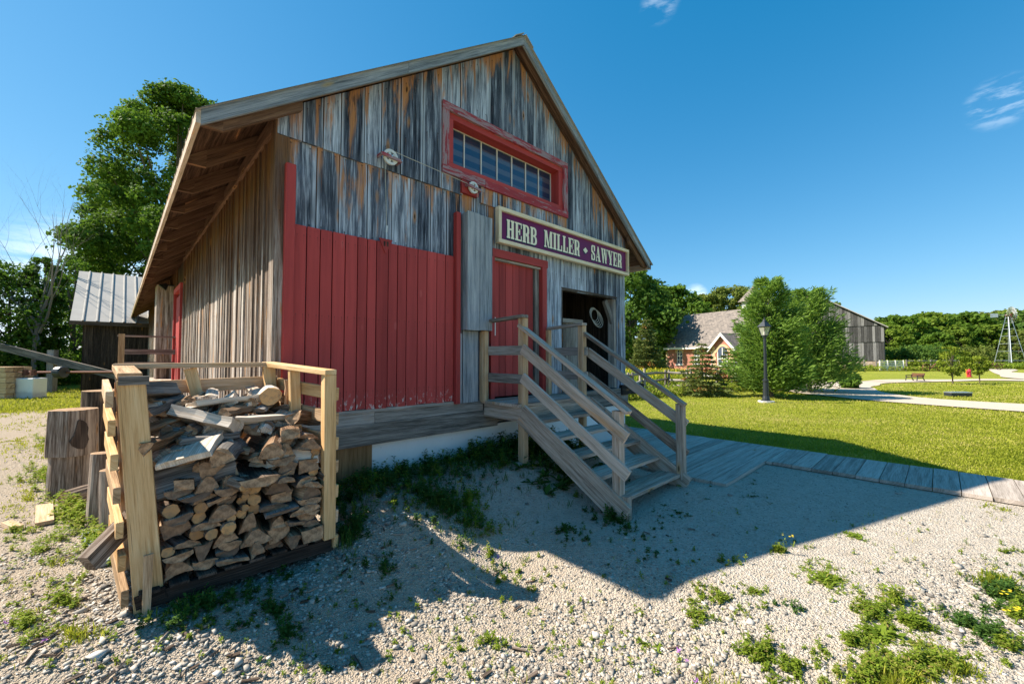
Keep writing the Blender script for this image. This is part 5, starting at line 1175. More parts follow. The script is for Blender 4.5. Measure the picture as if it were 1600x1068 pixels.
for c_, w_ in Wd:
    r_ = w_/2; z0, z1 = .95, 1.95; fm = MB()
    arc = [(c_-r_*math.cos(t), z1+r_*math.sin(t)) for t in np.linspace(0, math.pi, 11)]; arc2 = [(c_-(r_+.16)*math.cos(t), z1+(r_+.16)*math.sin(t)) for t in np.linspace(0, math.pi, 11)]
    for i in range(10): fm.face([cp(arc[i][0], -.02, arc[i][1]), cp(arc[i+1][0], -.02, arc[i+1][1]), cp(arc2[i+1][0], -.02, arc2[i+1][1]), cp(arc2[i][0], -.02, arc2[i][1])], None, .5, 0)
    w1 = fm.build('window', BUFF, church)
    fm = MB()
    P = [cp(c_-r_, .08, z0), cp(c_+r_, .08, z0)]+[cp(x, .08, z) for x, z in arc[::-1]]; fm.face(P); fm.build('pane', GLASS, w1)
    fm = MB()
    def hb(m_, ua, ub, za, zb, v0=.02, v1=.07):
        m_.hexa([cp(ua, v0, za), cp(ub, v0, za), cp(ub, v1, za), cp(ua, v1, za)], [cp(ua, v0, zb), cp(ub, v0, zb), cp(ub, v1, zb), cp(ua, v1, zb)])
    for k in range(3): hb(fm, c_-r_+k*(r_-.02)-.0, c_-r_+k*(r_-.02)+.05, z0, z1+(r_*.9 if k == 1 else 0))
    for k, z in enumerate((z0, z0+.34, z0+.68, z1-.0)): hb(fm, c_-r_, c_+r_, z, z+.045 if k != 2 else z+.07, .018, .066)
    for i in range(10): fm.face([cp(arc[i][0], .015, arc[i][1]), cp(arc[i+1][0], .015, arc[i+1][1]), cp(c_+(arc[i+1][0]-c_)*.82, .015, z1+(arc[i+1][1]-z1)*.82), cp(c_+(arc[i][0]-c_)*.82, .015, z1+(arc[i][1]-z1)*.82)])
    fm.build('frame', WHITEP, w1); fm = MB(); hb(fm, c_-r_-.1, c_+r_+.1, z0-.12, z0, -.08, .05); fm.build('sill', WHITEP, w1)
fm = MB(); hb(fm, -.02, CL, 0, .22, -.04, 0); fm.build('foundation', CONC, church)
fm = MB()
for k in range(8): hb(fm, -.0, .26 if k % 2 else .16, .25+k*.28, .25+k*.28+.26, -.02, 0)
fm.build('corner_quoins', BUFF, church)
# gable porch
PU, PWd = 5.5, 1.75
pm = MB(); P = [cp(PU, -.9, 0), cp(PU+PWd, -.9, 0), cp(PU+PWd, -.9, 2.35), cp(PU+PWd/2, -.9, 3.35), cp(PU, -.9, 2.35)]; pm.face(P, [((p-CH0).dot(ux_), p.z) for p in P])
for u in (PU, PU+PWd): P = [cp(u, -.9, 0), cp(u, 0, 0), cp(u, 0, 2.35), cp(u, -.9, 2.35)]; pm.face(P, [(0, 0), (.9, 0), (.9, 2.35), (0, 2.35)])
pw_ = pm.build('porch_wall', BRICK, church)
pm = MB()
for k in range(9): hb(pm, PU-.01, PU+(.34 if k % 2 else .22), .05+k*.26, .05+k*.26+.25, -.93, -.9); hb(pm, PU+PWd-(.34 if k % 2 else .22), PU+PWd+.01, .05+k*.26, .05+k*.26+.25, -.93, -.9)
c_, r_ = PU+PWd/2, .42; arc = [(c_-r_*math.cos(t), 1.95+r_*math.sin(t)) for t in np.linspace(0, math.pi, 11)]; arc2 = [(c_-(r_+.2)*math.cos(t), 1.95+(r_+.2)*math.sin(t)) for t in np.linspace(0, math.pi, 11)]
for i in range(10): pm.face([cp(arc[i][0], -.92, arc[i][1]), cp(arc[i+1][0], -.92, arc[i+1][1]), cp(arc2[i+1][0], -.92, arc2[i+1][1]), cp(arc2[i][0], -.92, arc2[i][1])])
pm.build('porch_quoins', BUFF, church)
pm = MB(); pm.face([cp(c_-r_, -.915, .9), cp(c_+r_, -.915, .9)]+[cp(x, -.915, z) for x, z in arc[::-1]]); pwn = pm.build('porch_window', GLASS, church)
pm = MB(); hb(pm, c_-r_, c_+r_, .86, .93, -.97, -.92); hb(pm, c_-.03, c_+.03, .93, 2.3, -.95, -.92); hb(pm, c_-r_, c_-r_+.06, .93, 1.95, -.95, -.92); hb(pm, c_+r_-.06, c_+r_, .93, 1.95, -.95, -.92); hb(pm, c_-r_, c_+r_, 1.4, 1.46, -.952, -.922); pm.build('frame', WHITEP, pwn)
pm = MB(); bm2 = MB()
for sgn in (-1, 1):
    e = PU+PWd/2+sgn*(PWd/2+.3); ze = 2.35-.27; m0 = PU+PWd/2
    for m_, v0, v1, d0, d1 in ((pm, -1.1, 1.2, 0, .07), (bm2, -1.16, -1.1, -.16, .09)):
        m_.hexa([cp(e, v0, ze+d0), cp(e, v1, ze+d0), cp(e, v1, ze+d1), cp(e, v0, ze+d1)], [cp(m0, v0, 3.35+d0), cp(m0, v1, 3.35+d0), cp(m0, v1, 3.35+d1), cp(m0, v0, 3.35+d1)])
pm.build('porch_roof', SHINGLE, church); bm2.build('barge_board', WHITEP, church)
pm = MB(); hb(pm, 7.38, 7.48, .2, 4.2, -.35, -.25); pm.build('white_vent_pipe', WHITEP, church)
# belfry at the front end of the ridge
bf = MB(); u0, u1, v0, v1 = 5.95, 7.05, CW/2-.7, CW/2+.7; bf.hexa([cp(u0, v0, 4.7), cp(u1, v0, 4.7), cp(u1, v1, 4.7), cp(u0, v1, 4.7)], [cp(u0, v0, 6.0), cp(u1, v0, 6.0), cp(u1, v1, 6.0), cp(u0, v1, 6.0)]); b1 = bf.build('belfry', WHITEP, church)
bf = MB(); o_ = .22; Q_ = [cp(u0-o_, v0-o_, 6.0), cp(u1+o_, v0-o_, 6.0), cp(u1+o_, v1+o_, 6.0), cp(u0-o_, v1+o_, 6.0)]; ap = cp((u0+u1)/2, CW/2, 7.35)
for i in range(4): bf.face([Q_[i], Q_[(i+1) % 4], ap], [(0, 0), (1.8, 0), (.9, 1.5)])
bf.face(Q_[::-1]); bf.build('spire', SHINGLE, b1)

# ------------------------------------------------------------------ grey plank barn
KB = Vector((70.0, 4.9, 0)); gb = thing('plank_barn', tuple(KB), 'big grey plank barn on a fieldstone base beyond the pines', 'barn')
GW, GE, GRR, GD = 12.5, 5.5, 9.6, 7.5
ang = math.radians(96); gu = Vector((math.cos(ang), math.sin(ang), 0)); gv = Vector((math.sin(ang), -math.cos(ang), 0))
def gp(u, v, z): return KB+gu*u+gv*v+Vector((0, 0, z))
q = random.Random(4)
for lv, (za, zb) in enumerate(((1.05, 3.5), (3.48, 5.6), (5.58, 99))):
    mb = MB(); u = 0
    while u < GW:
        ww = q.uniform(.22, .36); ww = min(ww, GW-u); top = lambda t: GE-.1+(GRR-GE)*(1-abs(2*t/GW-1)); t1, t2 = top(u), top(u+ww); y_ = -.06*lv-.05
        z1, z2 = min(zb, t1), min(zb, t2)
        if min(z1, z2) > za+.05: mb.hexa([gp(u+.012, y_, za), gp(u+ww-.012, y_, za), gp(u+ww-.012, y_+.04, za), gp(u+.012, y_+.04, za)], [gp(u+.012, y_, z1), gp(u+ww-.012, y_, z2), gp(u+ww-.012, y_+.04, z2), gp(u+.012, y_+.04, z1)], 0, q.random())
        u += ww
    mb.build('siding', W_BARN2, gb)
mb = MB(); u = 0
while u < GD:
    ww = .3; mb.hexa([gp(-.05, u+.01, 1.0), gp(-.05, u+ww-.01, 1.0), gp(-.01, u+ww-.01, 1.0), gp(-.01, u+.01, 1.0)], [gp(-.05, u+.01, GE-.1), gp(-.05, u+ww-.01, GE-.1), gp(-.01, u+ww-.01, GE-.1), gp(-.01, u+.01, GE-.1)], 0, q.random()); u += ww
mb.build('side_siding', W_BARN2, gb)
mb = MB(); mb.hexa([gp(0, 0, 1), gp(GW, 0, 1), gp(GW, GD, 1), gp(0, GD, 1)], [gp(0, 0, GE-.2), gp(GW, 0, GE-.2), gp(GW, GD, GE-.2), gp(0, GD, GE-.2)]); mb.hexa([gp(0, 0, GE-.2), gp(GW, 0, GE-.2), gp(GW, GD, GE-.2), gp(0, GD, GE-.2)], [gp(GW/2-.1, 0, GRR-.2), gp(GW/2+.1, 0, GRR-.2), gp(GW/2+.1, GD, GRR-.2), gp(GW/2-.1, GD, GRR-.2)]); mb.build('inner_wall', W_DARK, gb)
mb = MB(); mb.hexa([gp(-.02, -.02, -.2), gp(GW, -.02, -.2), gp(GW, GD, -.2), gp(-.02, GD, -.2)], [gp(-.02, -.02, 1.0), gp(GW, -.02, 1.0), gp(GW, GD, 1.0), gp(-.02, GD, 1.0)]); mb.build('stone_base', FIELDST, gb)
mb = MB(); mb.hexa([gp(2.9, -.06, .62), gp(4.2, -.06, .62), gp(4.2, .0, .62), gp(2.9, .0, .62)], [gp(2.9, -.06, .95), gp(4.2, -.06, .95), gp(4.2, .0, .95), gp(2.9, .0, .95)]); mb.build('cellar_window', W_DARK, gb)
mb = MB()
for sgn in (0, 1):
    e = -.4 if not sgn else GW+.4; ze = GE-.25; m0 = GW/2
    mb.hexa([gp(e, -.5, ze), gp(e, GD+.4, ze), gp(e, GD+.4, ze+.12), gp(e, -.5, ze+.12)], [gp(m0, -.5, GRR), gp(m0, GD+.4, GRR), gp(m0, GD+.4, GRR+.12), gp(m0, -.5, GRR+.12)])
mb.build('roof', METAL_ROOF, gb)
mb = MB(); mb.hexa([gp(-.08, 4.5, 1.05), gp(-.08, 6.1, 1.05), gp(-.055, 6.1, 1.05), gp(-.055, 4.5, 1.05)], [gp(-.08, 4.5, 3.6), gp(-.08, 6.1, 3.6), gp(-.055, 6.1, 3.6), gp(-.055, 4.5, 3.6)]); mb.build('side_door', W_DARK, gb)

# ------------------------------------------------------------------ windmill
x, y = at(1578, 60.); wmz = hh(492, 60.); wm = thing('windmill', (x, y, 0), 'steel farm windmill with a white bladed wheel in front of the far wood', 'windmill')
c0 = Vector((x, y, 0)); tz = wmz-.25; bw_ = 1.15; tw_ = .16
rt = Vector((math.sin(YAW), -math.cos(YAW), 0)); fw_ = Vector((math.cos(YAW), math.sin(YAW), 0))
def leg(t, i): r_ = bw_+(tw_-bw_)*t; sx, sy = ((-1, -1), (1, -1), (1, 1), (-1, 1))[i]; return c0+rt*sx*r_+fw_*sy*r_*.999+Vector((0, 0, tz*t))
for i in range(4):
    mb = MB(); mb.tube([leg(0, i), leg(1, i)], .04, 5); mb.build('leg', GALV, wm)
for t in (.14, .32, .47, .62, .76, .88):
    mb = MB(); [mb.tube([leg(t, i), leg(t, (i+1) % 4)], .022, 4) for i in range(4)]; mb.build('cross_brace', GALV, wm)
mb = MB(); mb.tube([c0, c0+Vector((0, 0, tz))], .04, 5); mb.build('pump_rod', GALV, wm)
hub = c0+Vector((0, 0, wmz))-fw_*.45; mb = MB(); mb.tube([hub, c0+Vector((0, 0, wmz))+fw_*.3], .16, 8); mb.build('gearbox', RUST, wm)
mb = MB(); R1, R2 = .42, 1.2; wn = (-fw_+rt*.25).normalized(); wx = wn.cross(Vector((0, 0, 1))).normalized(); wz = Vector((0, 0, 1))
for k in range(18):
    a_ = 2*math.pi*k/18; d = wx*math.cos(a_)+wz*math.sin(a_); s_t = -wx*math.sin(a_)+wz*math.cos(a_); tl = (s_t*.85+wn*.5).normalized()
    mb.hexa([hub+d*R1-tl*.05, hub+d*R1+tl*.05, hub+d*R1+tl*.05+wn*.012, hub+d*R1-tl*.05+wn*.012], [hub+d*R2-tl*.135, hub+d*R2+tl*.135, hub+d*R2+tl*.135+wn*.012, hub+d*R2-tl*.135+wn*.012])
mb.build('blades', WHITEP, wm)
mb = MB(); ring = [hub+wn*.02+(wx*math.cos(a_)+wz*math.sin(a_))*.78 for a_ in np.linspace(0, 2*math.pi, 25)]; mb.tube(ring, .025, 4, caps=False); [mb.tube([hub, hub+(wx*math.cos(a_)+wz*math.sin(a_))*1.0], .02, 4) for a_ in np.linspace(0, 2*math.pi, 7)[:-1]]; mb.build('wheel_rim', RUST, wm)
mb = MB(); tb_ = hub-rt*.3+fw_*.3; te = tb_-rt*1.5+fw_*.8; mb.tube([hub+fw_*.3, te], .03, 4); tv = te-tb_
mb.hexa([tb_+tv*.55+Vector((0, 0, -.26)), tb_+tv*.55+Vector((0, 0, .26)), tb_+tv*.55+Vector((.02, .02, .26)), tb_+tv*.55+Vector((.02, .02, -.26))], [te+Vector((0, 0, -.3)), te+Vector((0, 0, .3)), te+Vector((.02, .02, .3)), te+Vector((.02, .02, -.3))]); mb.build('tail_vane', GALV, wm)

# ------------------------------------------------------------------ street lamp
x, y = 16.76, 4.36; lp_ = thing('street_lamp', (x, y, 0), 'black lantern lamp post on the lawn in front of the big pine', 'lamp post'); c = Vector((x, y, 0))
def vt(P, n=12): m_ = MB(); m_.tube([c+Vector((0, 0, z)) for z, r_ in P], [r_ for z, r_ in P], n, rnd=.5); return m_
vt([(0, .17), (.05, .17), (.055, .13), (.12, .12), (.2, .10), (.7, .085), (.72, .1), (.78, .1), (.8, .06), (1.5, .05), (2.28, .045), (2.3, .07), (2.34, .07)]).build('pole', BLACKM, lp_, smooth=False)
m_ = MB(); m_.tube([c+Vector((0, 0, -.03)), c+Vector((0, 0, .03))], .26, 14); m_.build('concrete_foot', CONC, lp_)
m_ = MB(); Lz0, Lz1 = 2.36, 2.68; ra, rb = .10, .19
LG = M('lamp_glass', .1, .6); LG.b.inputs['Alpha'].default_value = .35; LG = LG.col((.75, .72, .62))
P0 = [c+Vector((math.cos(a_)*ra, math.sin(a_)*ra, Lz0)) for a_ in np.linspace(.3, .3+2*math.pi, 5)[:-1]]; P1 = [c+Vector((math.cos(a_)*rb, math.sin(a_)*rb, Lz1)) for a_ in np.linspace(.3, .3+2*math.pi, 5)[:-1]]
for i in range(4): m_.face([P0[i], P0[(i+1) % 4], P1[(i+1) % 4], P1[i]])
m_.build('lantern_glass', LG, lp_)
m_ = MB()
for i in range(4): m_.tube([P0[i], P1[i]], .013, 5); m_.tube([P1[i], P1[(i+1) % 4]], .018, 5); m_.tube([P0[i], P0[(i+1) % 4]], .015, 5)
m_.build('lantern_frame', BLACKM, lp_); m_ = MB(); PR = [c+(p-c)*1.0+(Vector((p.x, p.y, 0))-c)*.22 for p in P1]; tp_ = [c+Vector((math.cos(a_)*.05, math.sin(a_)*.05, Lz1+.2)) for a_ in np.linspace(.3, .3+2*math.pi, 5)[:-1]]
m_.hexa(PR, tp_); m_.tube([c+Vector((0, 0, Lz1+.2)), c+Vector((0, 0, Lz1+.24)), c+Vector((0, 0, Lz1+.25)), c+Vector((0, 0, Lz1+.34))], [.06, .05, .02, .008], 8); m_.build('lantern_cap', BLACKM, lp_)
m_ = MB(); m_.tube([c+Vector((0, 0, Lz0)), c+Vector((0, 0, Lz0+.14))], .035, 8); m_.build('bulb', WHITEP, lp_)

# ------------------------------------------------------------------ rail fence, utility boxes, gate, bench, hydrant, marker
rf_ = thing('rail_fence', (19, 9, 0), 'weathered split rail fence running past the spruces to the pine', 'fence')
line = [at(962, 15.5), at(985, 16.2), at(1003, 17.2), at(1042, 18.6), at(1076, 18.0), at(1122, 20.5), at(1165, 20.8), at(1235, 21)]
fq = random.Random(2)
for (xa, ya), (xb, yb) in zip(line[:-1], line[1:]):
    for z in (.28, .55, .86):
        m_ = MB(); j = lambda: fq.uniform(-.04, .04); m_.tube([(xa+j(), ya+j(), z+j()), ((xa+xb)/2, (ya+yb)/2, z+j()), (xb+j(), yb+j(), z+j()+.03)], [.05, .06, .045], 6); m_.build('rail', W_GREY, rf_)
for (xa, ya) in line:
    for dx in (-.09, .09): m_ = MB(); m_.tube([(xa+dx, ya-dx*.5, -.1), (xa+dx+fq.uniform(-.03, .03), ya-dx*.5, 1.02+fq.uniform(-.05, .1))], [.06, .05], 7); m_.build('post', W_GREY, rf_)
for i, (px, lb) in enumerate(((1148.5, 'pale grey utility box on a post, left one of the pair beside the porch'), (1155.5, 'pale grey utility box on a post, right one of the pair beside the porch'))):
    x, y = at(px, 22+i*.3); ub = thing('utility_box', (x, y, 0), lb, 'utility box', 'utility boxes'); m_ = MB(); m_.box(x-.09, x+.09, y-.09, y+.09, .9, 1.32, 2); m_.build('meter_case', GALV, ub, bevel=.01); m_ = MB(); m_.box(x-.045, x+.045, y-.045, y+.045, 0, .9, 2); m_.build('post', WHITEP, ub)
ga, gb_ = Vector(at(1374, 46.5)+(0,)), Vector(at(1411, 46.5)+(0,)); gt = thing('field_gate', tuple(ga), 'whitewashed five bar wooden gate beyond the gravel path', 'gate')
for z in (.12, .36, .6, .84, 1.08): m_ = MB(); m_.board(ga+Vector((0, 0, z)), gb_+Vector((0, 0, z)), .11, .03); m_.build('bar', WHITEP, gt)
for t in (.0, .33, .66, 1.0): m_ = MB(); p = ga.lerp(gb_, t)+Vector((-.04, 0, 0)); m_.board(p+Vector((0, 0, .03)), p+Vector((0, 0, 1.2)), .12, .03, (0, 1, 0)); m_.build('upright', WHITEP, gt)
wf_ = thing('wire_fence', tuple(Vector(at(1340, 49)+(0,))), 'low post and wire fence at the edge of the field beyond the path', 'fence')
for i, (px, dp_) in enumerate(((1331, 46), (1350, 47), (1369, 48), (1416, 48), (1438, 49), (1454, 49), (1480, 51), (1500, 52))):
    p = Vector(at(px, dp_)+(0,)); m_ = MB(); m_.tube([p, p+Vector((0, 0, 1.25))], .085, 6); m_.build('post', W_GREY, wf_)
m_ = MB(); pa, pb = Vector(at(1416, 48)+(0,)), Vector(at(1500, 52)+(0,)); m_.tube([pa+Vector((0, 0, 1.1)), pb+Vector((0, 0, 1.1))], .06, 5); m_.build('rail', W_GREY, wf_)
# bench seen from behind its end
x, y = at(1429, 27.2); bn = thing('park_bench', (x, y, 0), 'dark iron bench with brown slats at the bend of the gravel path', 'bench'); u_ = rt; b0 = Vector((x, y, 0))
for z0 in (-.38, .38):
    m_ = MB(); q0 = b0+fw_*z0; m_.tube([q0+u_*-.28, q0+u_*-.24+Vector((0, 0, .22)), q0+u_*.12+Vector((0, 0, .24)), q0+u_*.25], .03, 6); m_.tube([q0+u_*.12+Vector((0, 0, .24)), q0+u_*.24+Vector((0, 0, .5))], .03, 6); m_.tube([q0-u_*.26+Vector((0, 0, .36)), q0+u_*.18+Vector((0, 0, .38))], .028, 6); m_.tube([q0-u_*.26+Vector((0, 0, .36)), q0-u_*.22+Vector((0, 0, .22))], .025, 6); m_.build('iron_end', BLACKM, bn)
m_ = MB(); [m_.board(b0-fw_*.42+u_*(-.2+.1*k)+Vector((0, 0, .25)), b0+fw_*.42+u_*(-.2+.1*k)+Vector((0, 0, .25)), .08, .03, u_) for k in range(4)]; m_.build('seat', W_DARK, bn)
m_ = MB(); [m_.board(b0-fw_*.42+u_*(.14+.035*k)+Vector((0, 0, .32+.08*k)), b0+fw_*.42+u_*(.14+.035*k)+Vector((0, 0, .32+.08*k)), .07, .03) for k in range(3)]; m_.build('backrest', RUST, bn)
x, y = at(1513.5, 32.5); hy = thing('fire_hydrant', (x, y, 0), 'red fire hydrant between the two young trees', 'hydrant'); c = Vector((x, y, 0))
vt([(0, .17), (.05, .17), (.06, .12), (.4, .12), (.42, .16), (.46, .16), (.48, .12), (.55, .1), (.6, .05), (.62, .03), (.66, .03)]).build('body', plain('hydrant_red', (.5, .03, .05), .4), hy)
m_ = MB(); m_.tube([c-rt*.2+Vector((0, 0, .34)), c+rt*.2+Vector((0, 0, .34))], .06, 8); m_.build('side_outlets', bpy.data.materials['hydrant_red'], hy)
m_ = MB(); m_.tube([c+rt*.1+fw_*.3, c+rt*.1+fw_*.3+Vector((0, 0, 1.15))], .035, 6); tag(m_.build('marker_stake', plain('amber_plastic', (.6, .3, .03), .5)), 'thin amber marker stake behind the red hydrant', 'stake')
x, y = 24.9, -.45; mk = thing('marker_block', (x, y, 0), 'low dark stone marker with a pale top set in the lawn inside the path loop', 'marker'); c = Vector((x, y, 0))
m_ = MB(); m_.board(c-rt*.42+Vector((0, 0, .06)), c+rt*.42+Vector((0, 0, .06)), .12, .3); m_.build('base', BLACKM, mk); m_ = MB(); m_.board(c-rt*.43+Vector((0, 0, .142)), c+rt*.43+Vector((0, 0, .142)), .04, .32); m_.build('top', GALV, mk)
# old farm implement in the field
for i, (px, dp_, lb) in enumerate(((1458, 44, 'rusty old farm implement with thin wheels in the field beyond the bench'), (1550, 50, 'rusty farm implement beside the gravel road under the windmill'))):
    x, y = at(px, dp_); c = Vector((x, y, 0)); im = thing('farm_implement', (x, y, 0), lb, 'farm machine', 'old farm machines')
    for dx in (-.8, .8):
        m_ = MB(); m_.tube([c+rt*dx+Vector((0, 0, .42))+(rt*math.cos(a_)+Vector((0, 0, 1))*math.sin(a_))*.4 for a_ in np.linspace(0, 2*math.pi, 17)], .035, 5, caps=False); [m_.tube([c+rt*dx+Vector((0, 0, .42)), c+rt*dx+Vector((0, 0, .42))+(rt*math.cos(a_)+Vector((0, 0, 1))*math.sin(a_))*.4], .015, 4) for a_ in np.linspace(0, 2*math.pi, 7)[:-1]]; m_.build('wheel', RUST, im)
    m_ = MB(); m_.tube([c-rt*.8+Vector((0, 0, .42)), c+rt*.8+Vector((0, 0, .42))], .05, 6); m_.tube([c+Vector((0, 0, .42)), c+rt*1.5+Vector((0, 0, .7))], .05, 6); m_.tube([c-rt*.4+Vector((0, 0, .3)), c+rt*.3+Vector((0, 0, .9))], .06, 6); m_.build('frame', RUST, im)

# ------------------------------------------------------------------ metal roofed shed at the far end
sh = thing('roofed_shed', (-.1, 28, 0), 'dark plank shed with a ribbed metal roof at the far end of the barn', 'shed')
SX0_, SX1_ = -1.15, 3.2; mb = MB(); x = SX0_; q = random.Random(6)
while x < SX1_: ww = q.uniform(.2, .34); mb.box(x+.005, x+ww-.005, 26.9, 26.93, 0, 3.22, 2, rnd=q.random()*.5); x += ww
y = 26.93
mb.box(SX0_+.01, SX1_, 26.94, 26.97, 0, 3.1, 2, rnd=.1)
while y < 31: mb.box(SX0_-.03, SX0_, y, y+.29, 0, 3.3+(y-26.93)*.5, 2, rnd=q.random()*.5); y += .3
mb.build('wall', W_DARK, sh)
mb = MB(); ye, yr, ze, zr = 26.55, 31.2, 3.18, 6.1; x = SX0_-.42
while x < SX1_:
    for xa, xb, da, db in ((x, x+.36, 0, 0), (x+.36, x+.385, 0, .06), (x+.385, x+.42, .06, .06), (x+.42, x+.445, .06, 0)):
        mb.face([(xa, ye, ze+da), (xb, ye, ze+db), (xb, yr, zr+db), (xa, yr, zr+da)])
    x += .445
mb.hexa([(SX0_-.42, ye+.01, ze-.1), (SX1_, ye+.01, ze-.1), (SX1_, ye+.01, ze-.01), (SX0_-.42, ye+.01, ze-.01)], [(SX0_-.42, yr, zr-.1), (SX1_, yr, zr-.1), (SX1_, yr, zr-.01), (SX0_-.42, yr, zr-.01)])
mb.build('roof', METAL_ROOF, sh)
mb = MB(); mb.box(SX0_-.44, SX1_, ye-.03, ye, ze-.16, ze+.02, 0); mb.build('fascia', W_DARK, sh)
# ------------------------------------------------------------------ lumber stack, shaft, beams at the left
def atz(px, py): p = un(px, py, 0); return Vector((p.x, p.y, 0))
ls = thing('lumber_stack', tuple(atz(-10, 624)), 'stack of squared orange brown timbers at the left edge of the photo', 'lumber stack'); p = atz(-14, 624); r6 = random.Random(9)
for k in range(6):
    for j in range(3):
        m_ = MB(); a_ = p-rt*2.2+fw_*(j*.3)+Vector((0, 0, .12+k*.2)); b_ = p+rt*(.66+r6.uniform(-.05, .05))+fw_*(j*.3)+Vector((0, 0, .12+k*.2)); m_.board(a_, b_, .185, .27); m_.build('timber', W_NEW2, ls)
cb0 = atz(45, 622); cb = MB(); cb.board(cb0-rt*.42+Vector((0, 0, .38)), cb0+rt*.42+Vector((0, 0, .38)), .80, .5, (0, 0, 1)); o = cb.build('concrete_block', CONC, bevel=.02); tag(o, 'square concrete block under the long rusty shaft at the left', 'concrete block')
shf = thing('drive_shaft', tuple(cb0), 'long rusty drive shaft with a dark pulley drum resting on the concrete block', 'drive shaft')
s0 = cb0-rt*.42+Vector((0, 0, 1.0)); s1 = s0+rt*3.7+fw_*.2; m_ = MB(); m_.tube([s0, s1], .045, 8); m_.build('shaft', RUST, shf)
m_ = MB(); pc = s0+rt*1.45; m_.tube([pc, pc+rt*.06, pc+rt*.26, pc+rt*.30], [.20, .23, .23, .20], 16); m_.build('pulley_drum', BLACKM, shf)
m_ = MB(); m_.tube([s0+rt*.25-Vector((0, 0, .12)), s0+rt*.25+Vector((0, 0, .1))], [.1, .07], 8); m_.tube([s0+rt*.55-Vector((0, 0, .12)), s0+rt*.55+Vector((0, 0, .1))], [.1, .07], 8); m_.build('bearing', RUST, shf)
br = thing('beam_brace', tuple(atz(74, 614)), 'long grey beam sloping down to the right past an upright post behind the shaft', 'beam'); p = atz(74, 614)
m_ = MB(); m_.board(p-rt*2.6+Vector((0, 0, 2.15)), p+rt*3.2+Vector((0, 0, .72)), .3, .12); m_.build('beam', W_GREY, br); m_ = MB(); m_.board(p+fw_*.15, p+fw_*.15+Vector((0, 0, 1.9)), .3, .2, rt); m_.build('post', W_GREY, br)

# ------------------------------------------------------------------ loose stones on the yard
rs = np.random.RandomState(42)
def in_poly(x, y, P):
    c = False; n = len(P)
    for i in range(n):
        (x1, y1), (x2, y2) = P[i], P[(i+1) % n]
        if (y1 > y) != (y2 > y) and x < (x2-x1)*(y-y1)/(y2-y1)+x1: c = not c
    return c
CUBE = np.array([(-1, -1, -1), (1, -1, -1), (1, 1, -1), (-1, 1, -1), (-1, -1, 1), (1, -1, 1), (1, 1, 1), (-1, 1, 1)])*.5
CF = np.array([(0, 3, 2, 1), (4, 5, 6, 7), (0, 1, 5, 4), (1, 2, 6, 5), (2, 3, 7, 6), (3, 0, 4, 7)])
def coarse(x, y):
    c = sm((3.7-x+.7*min(0, y)-.25*max(0, y-1.2)+.7*nz(x, y, .8))/1.5)
    if x > 2.7 and y < .55: c = max(c, sm((.5-y+.5*nz(x, y, 1.1))/.5)*sm((5.2-x)/.8)*.9)
    if y > 4.4: c *= max(.12, 1-(y-4.4)*.5)
    if x < 0 and y > 1.5: c *= max(.35, 1+(x)*.5)
    return max(.02, c)
pts = []; tries = 0
def fovok(x, y, m_=.16):
    d = x*math.cos(YAW)+y*math.sin(YAW); l = x*math.sin(YAW)-y*math.cos(YAW)
    return d > .9 and abs(l/d) < 1.25+m_ and CAMH/d < .95
SP = []
def scatter(n, dmin, dmax, smin, smax, pw=2.2, fine=False):
    k = 0
    while k < n:
        d = math.sqrt(rs.uniform(dmin**2, dmax**2)); l = rs.uniform(-1.38, 1.38)*d
        x = d*math.cos(YAW)+l*math.sin(YAW); y = d*math.sin(YAW)-l*math.cos(YAW)
        k += 1
        if not in_gravel(x, y) or y > Y0-.02 and x > 1.08 or (x > 5.35 and y > 1.82): continue
        cz = coarse(x, y)
        cz *= .45+.55*sm((nz(x, y, 1.7)+.5*nz(x, y, 5.)+.35)/.5)
        if rs.rand() > cz and not fine: continue
        SP.append((x, y, gh(x, y), smin+(smax-smin)*rs.rand()**pw*(.45+.55*cz)))
scatter(52000, 1.7, 3.4, .005, .027, 3.4); scatter(60000, 3.2, 7.5, .008, .028, 3.4); scatter(1500, 1.8, 6, .028, .055, 2.2); scatter(26000, 2.0, 7.5, .006, .016, 1.6, True)
SP = np.array(SP); n = len(SP)
sc = SP[:, 3, None, None]*np.stack([rs.uniform(.7, 1.4, n), rs.uniform(.6, 1.1, n), rs.uniform(.28, .62, n)], 1)[:, None, :]
V = CUBE[None]*sc*(1+rs.uniform(-.42, .28, (n, 8, 1)))+rs.normal(size=(n, 8, 3))*SP[:, 3, None, None]*.06
an = rs.uniform(0, 6.28, n); tl = rs.normal(size=n)*.3; ca, sa = np.cos(an)[:, None], np.sin(an)[:, None]; ct, st_ = np.cos(tl)[:, None], np.sin(tl)[:, None]
Vx, Vy, Vz = V[..., 0], V[..., 1], V[..., 2]; Vy2 = Vy*ct-Vz*st_; Vz2 = Vy*st_+Vz*ct
V = np.stack([Vx*ca-Vy2*sa+SP[:, 0, None], Vx*sa+Vy2*ca+SP[:, 1, None], Vz2+(SP[:, 2]+SP[:, 3]*.16+.004)[:, None]], -1).reshape(-1, 3)
F = (np.arange(n)[:, None, None]*8+CF[None]).reshape(-1, 4)
rn = np.repeat(np.clip(rs.normal(.47, .29, n), 0, 1), 6)
tag(nobj('loose_stones', npmesh('loose_stones', V, F, rn, STONE)), kind='stuff')

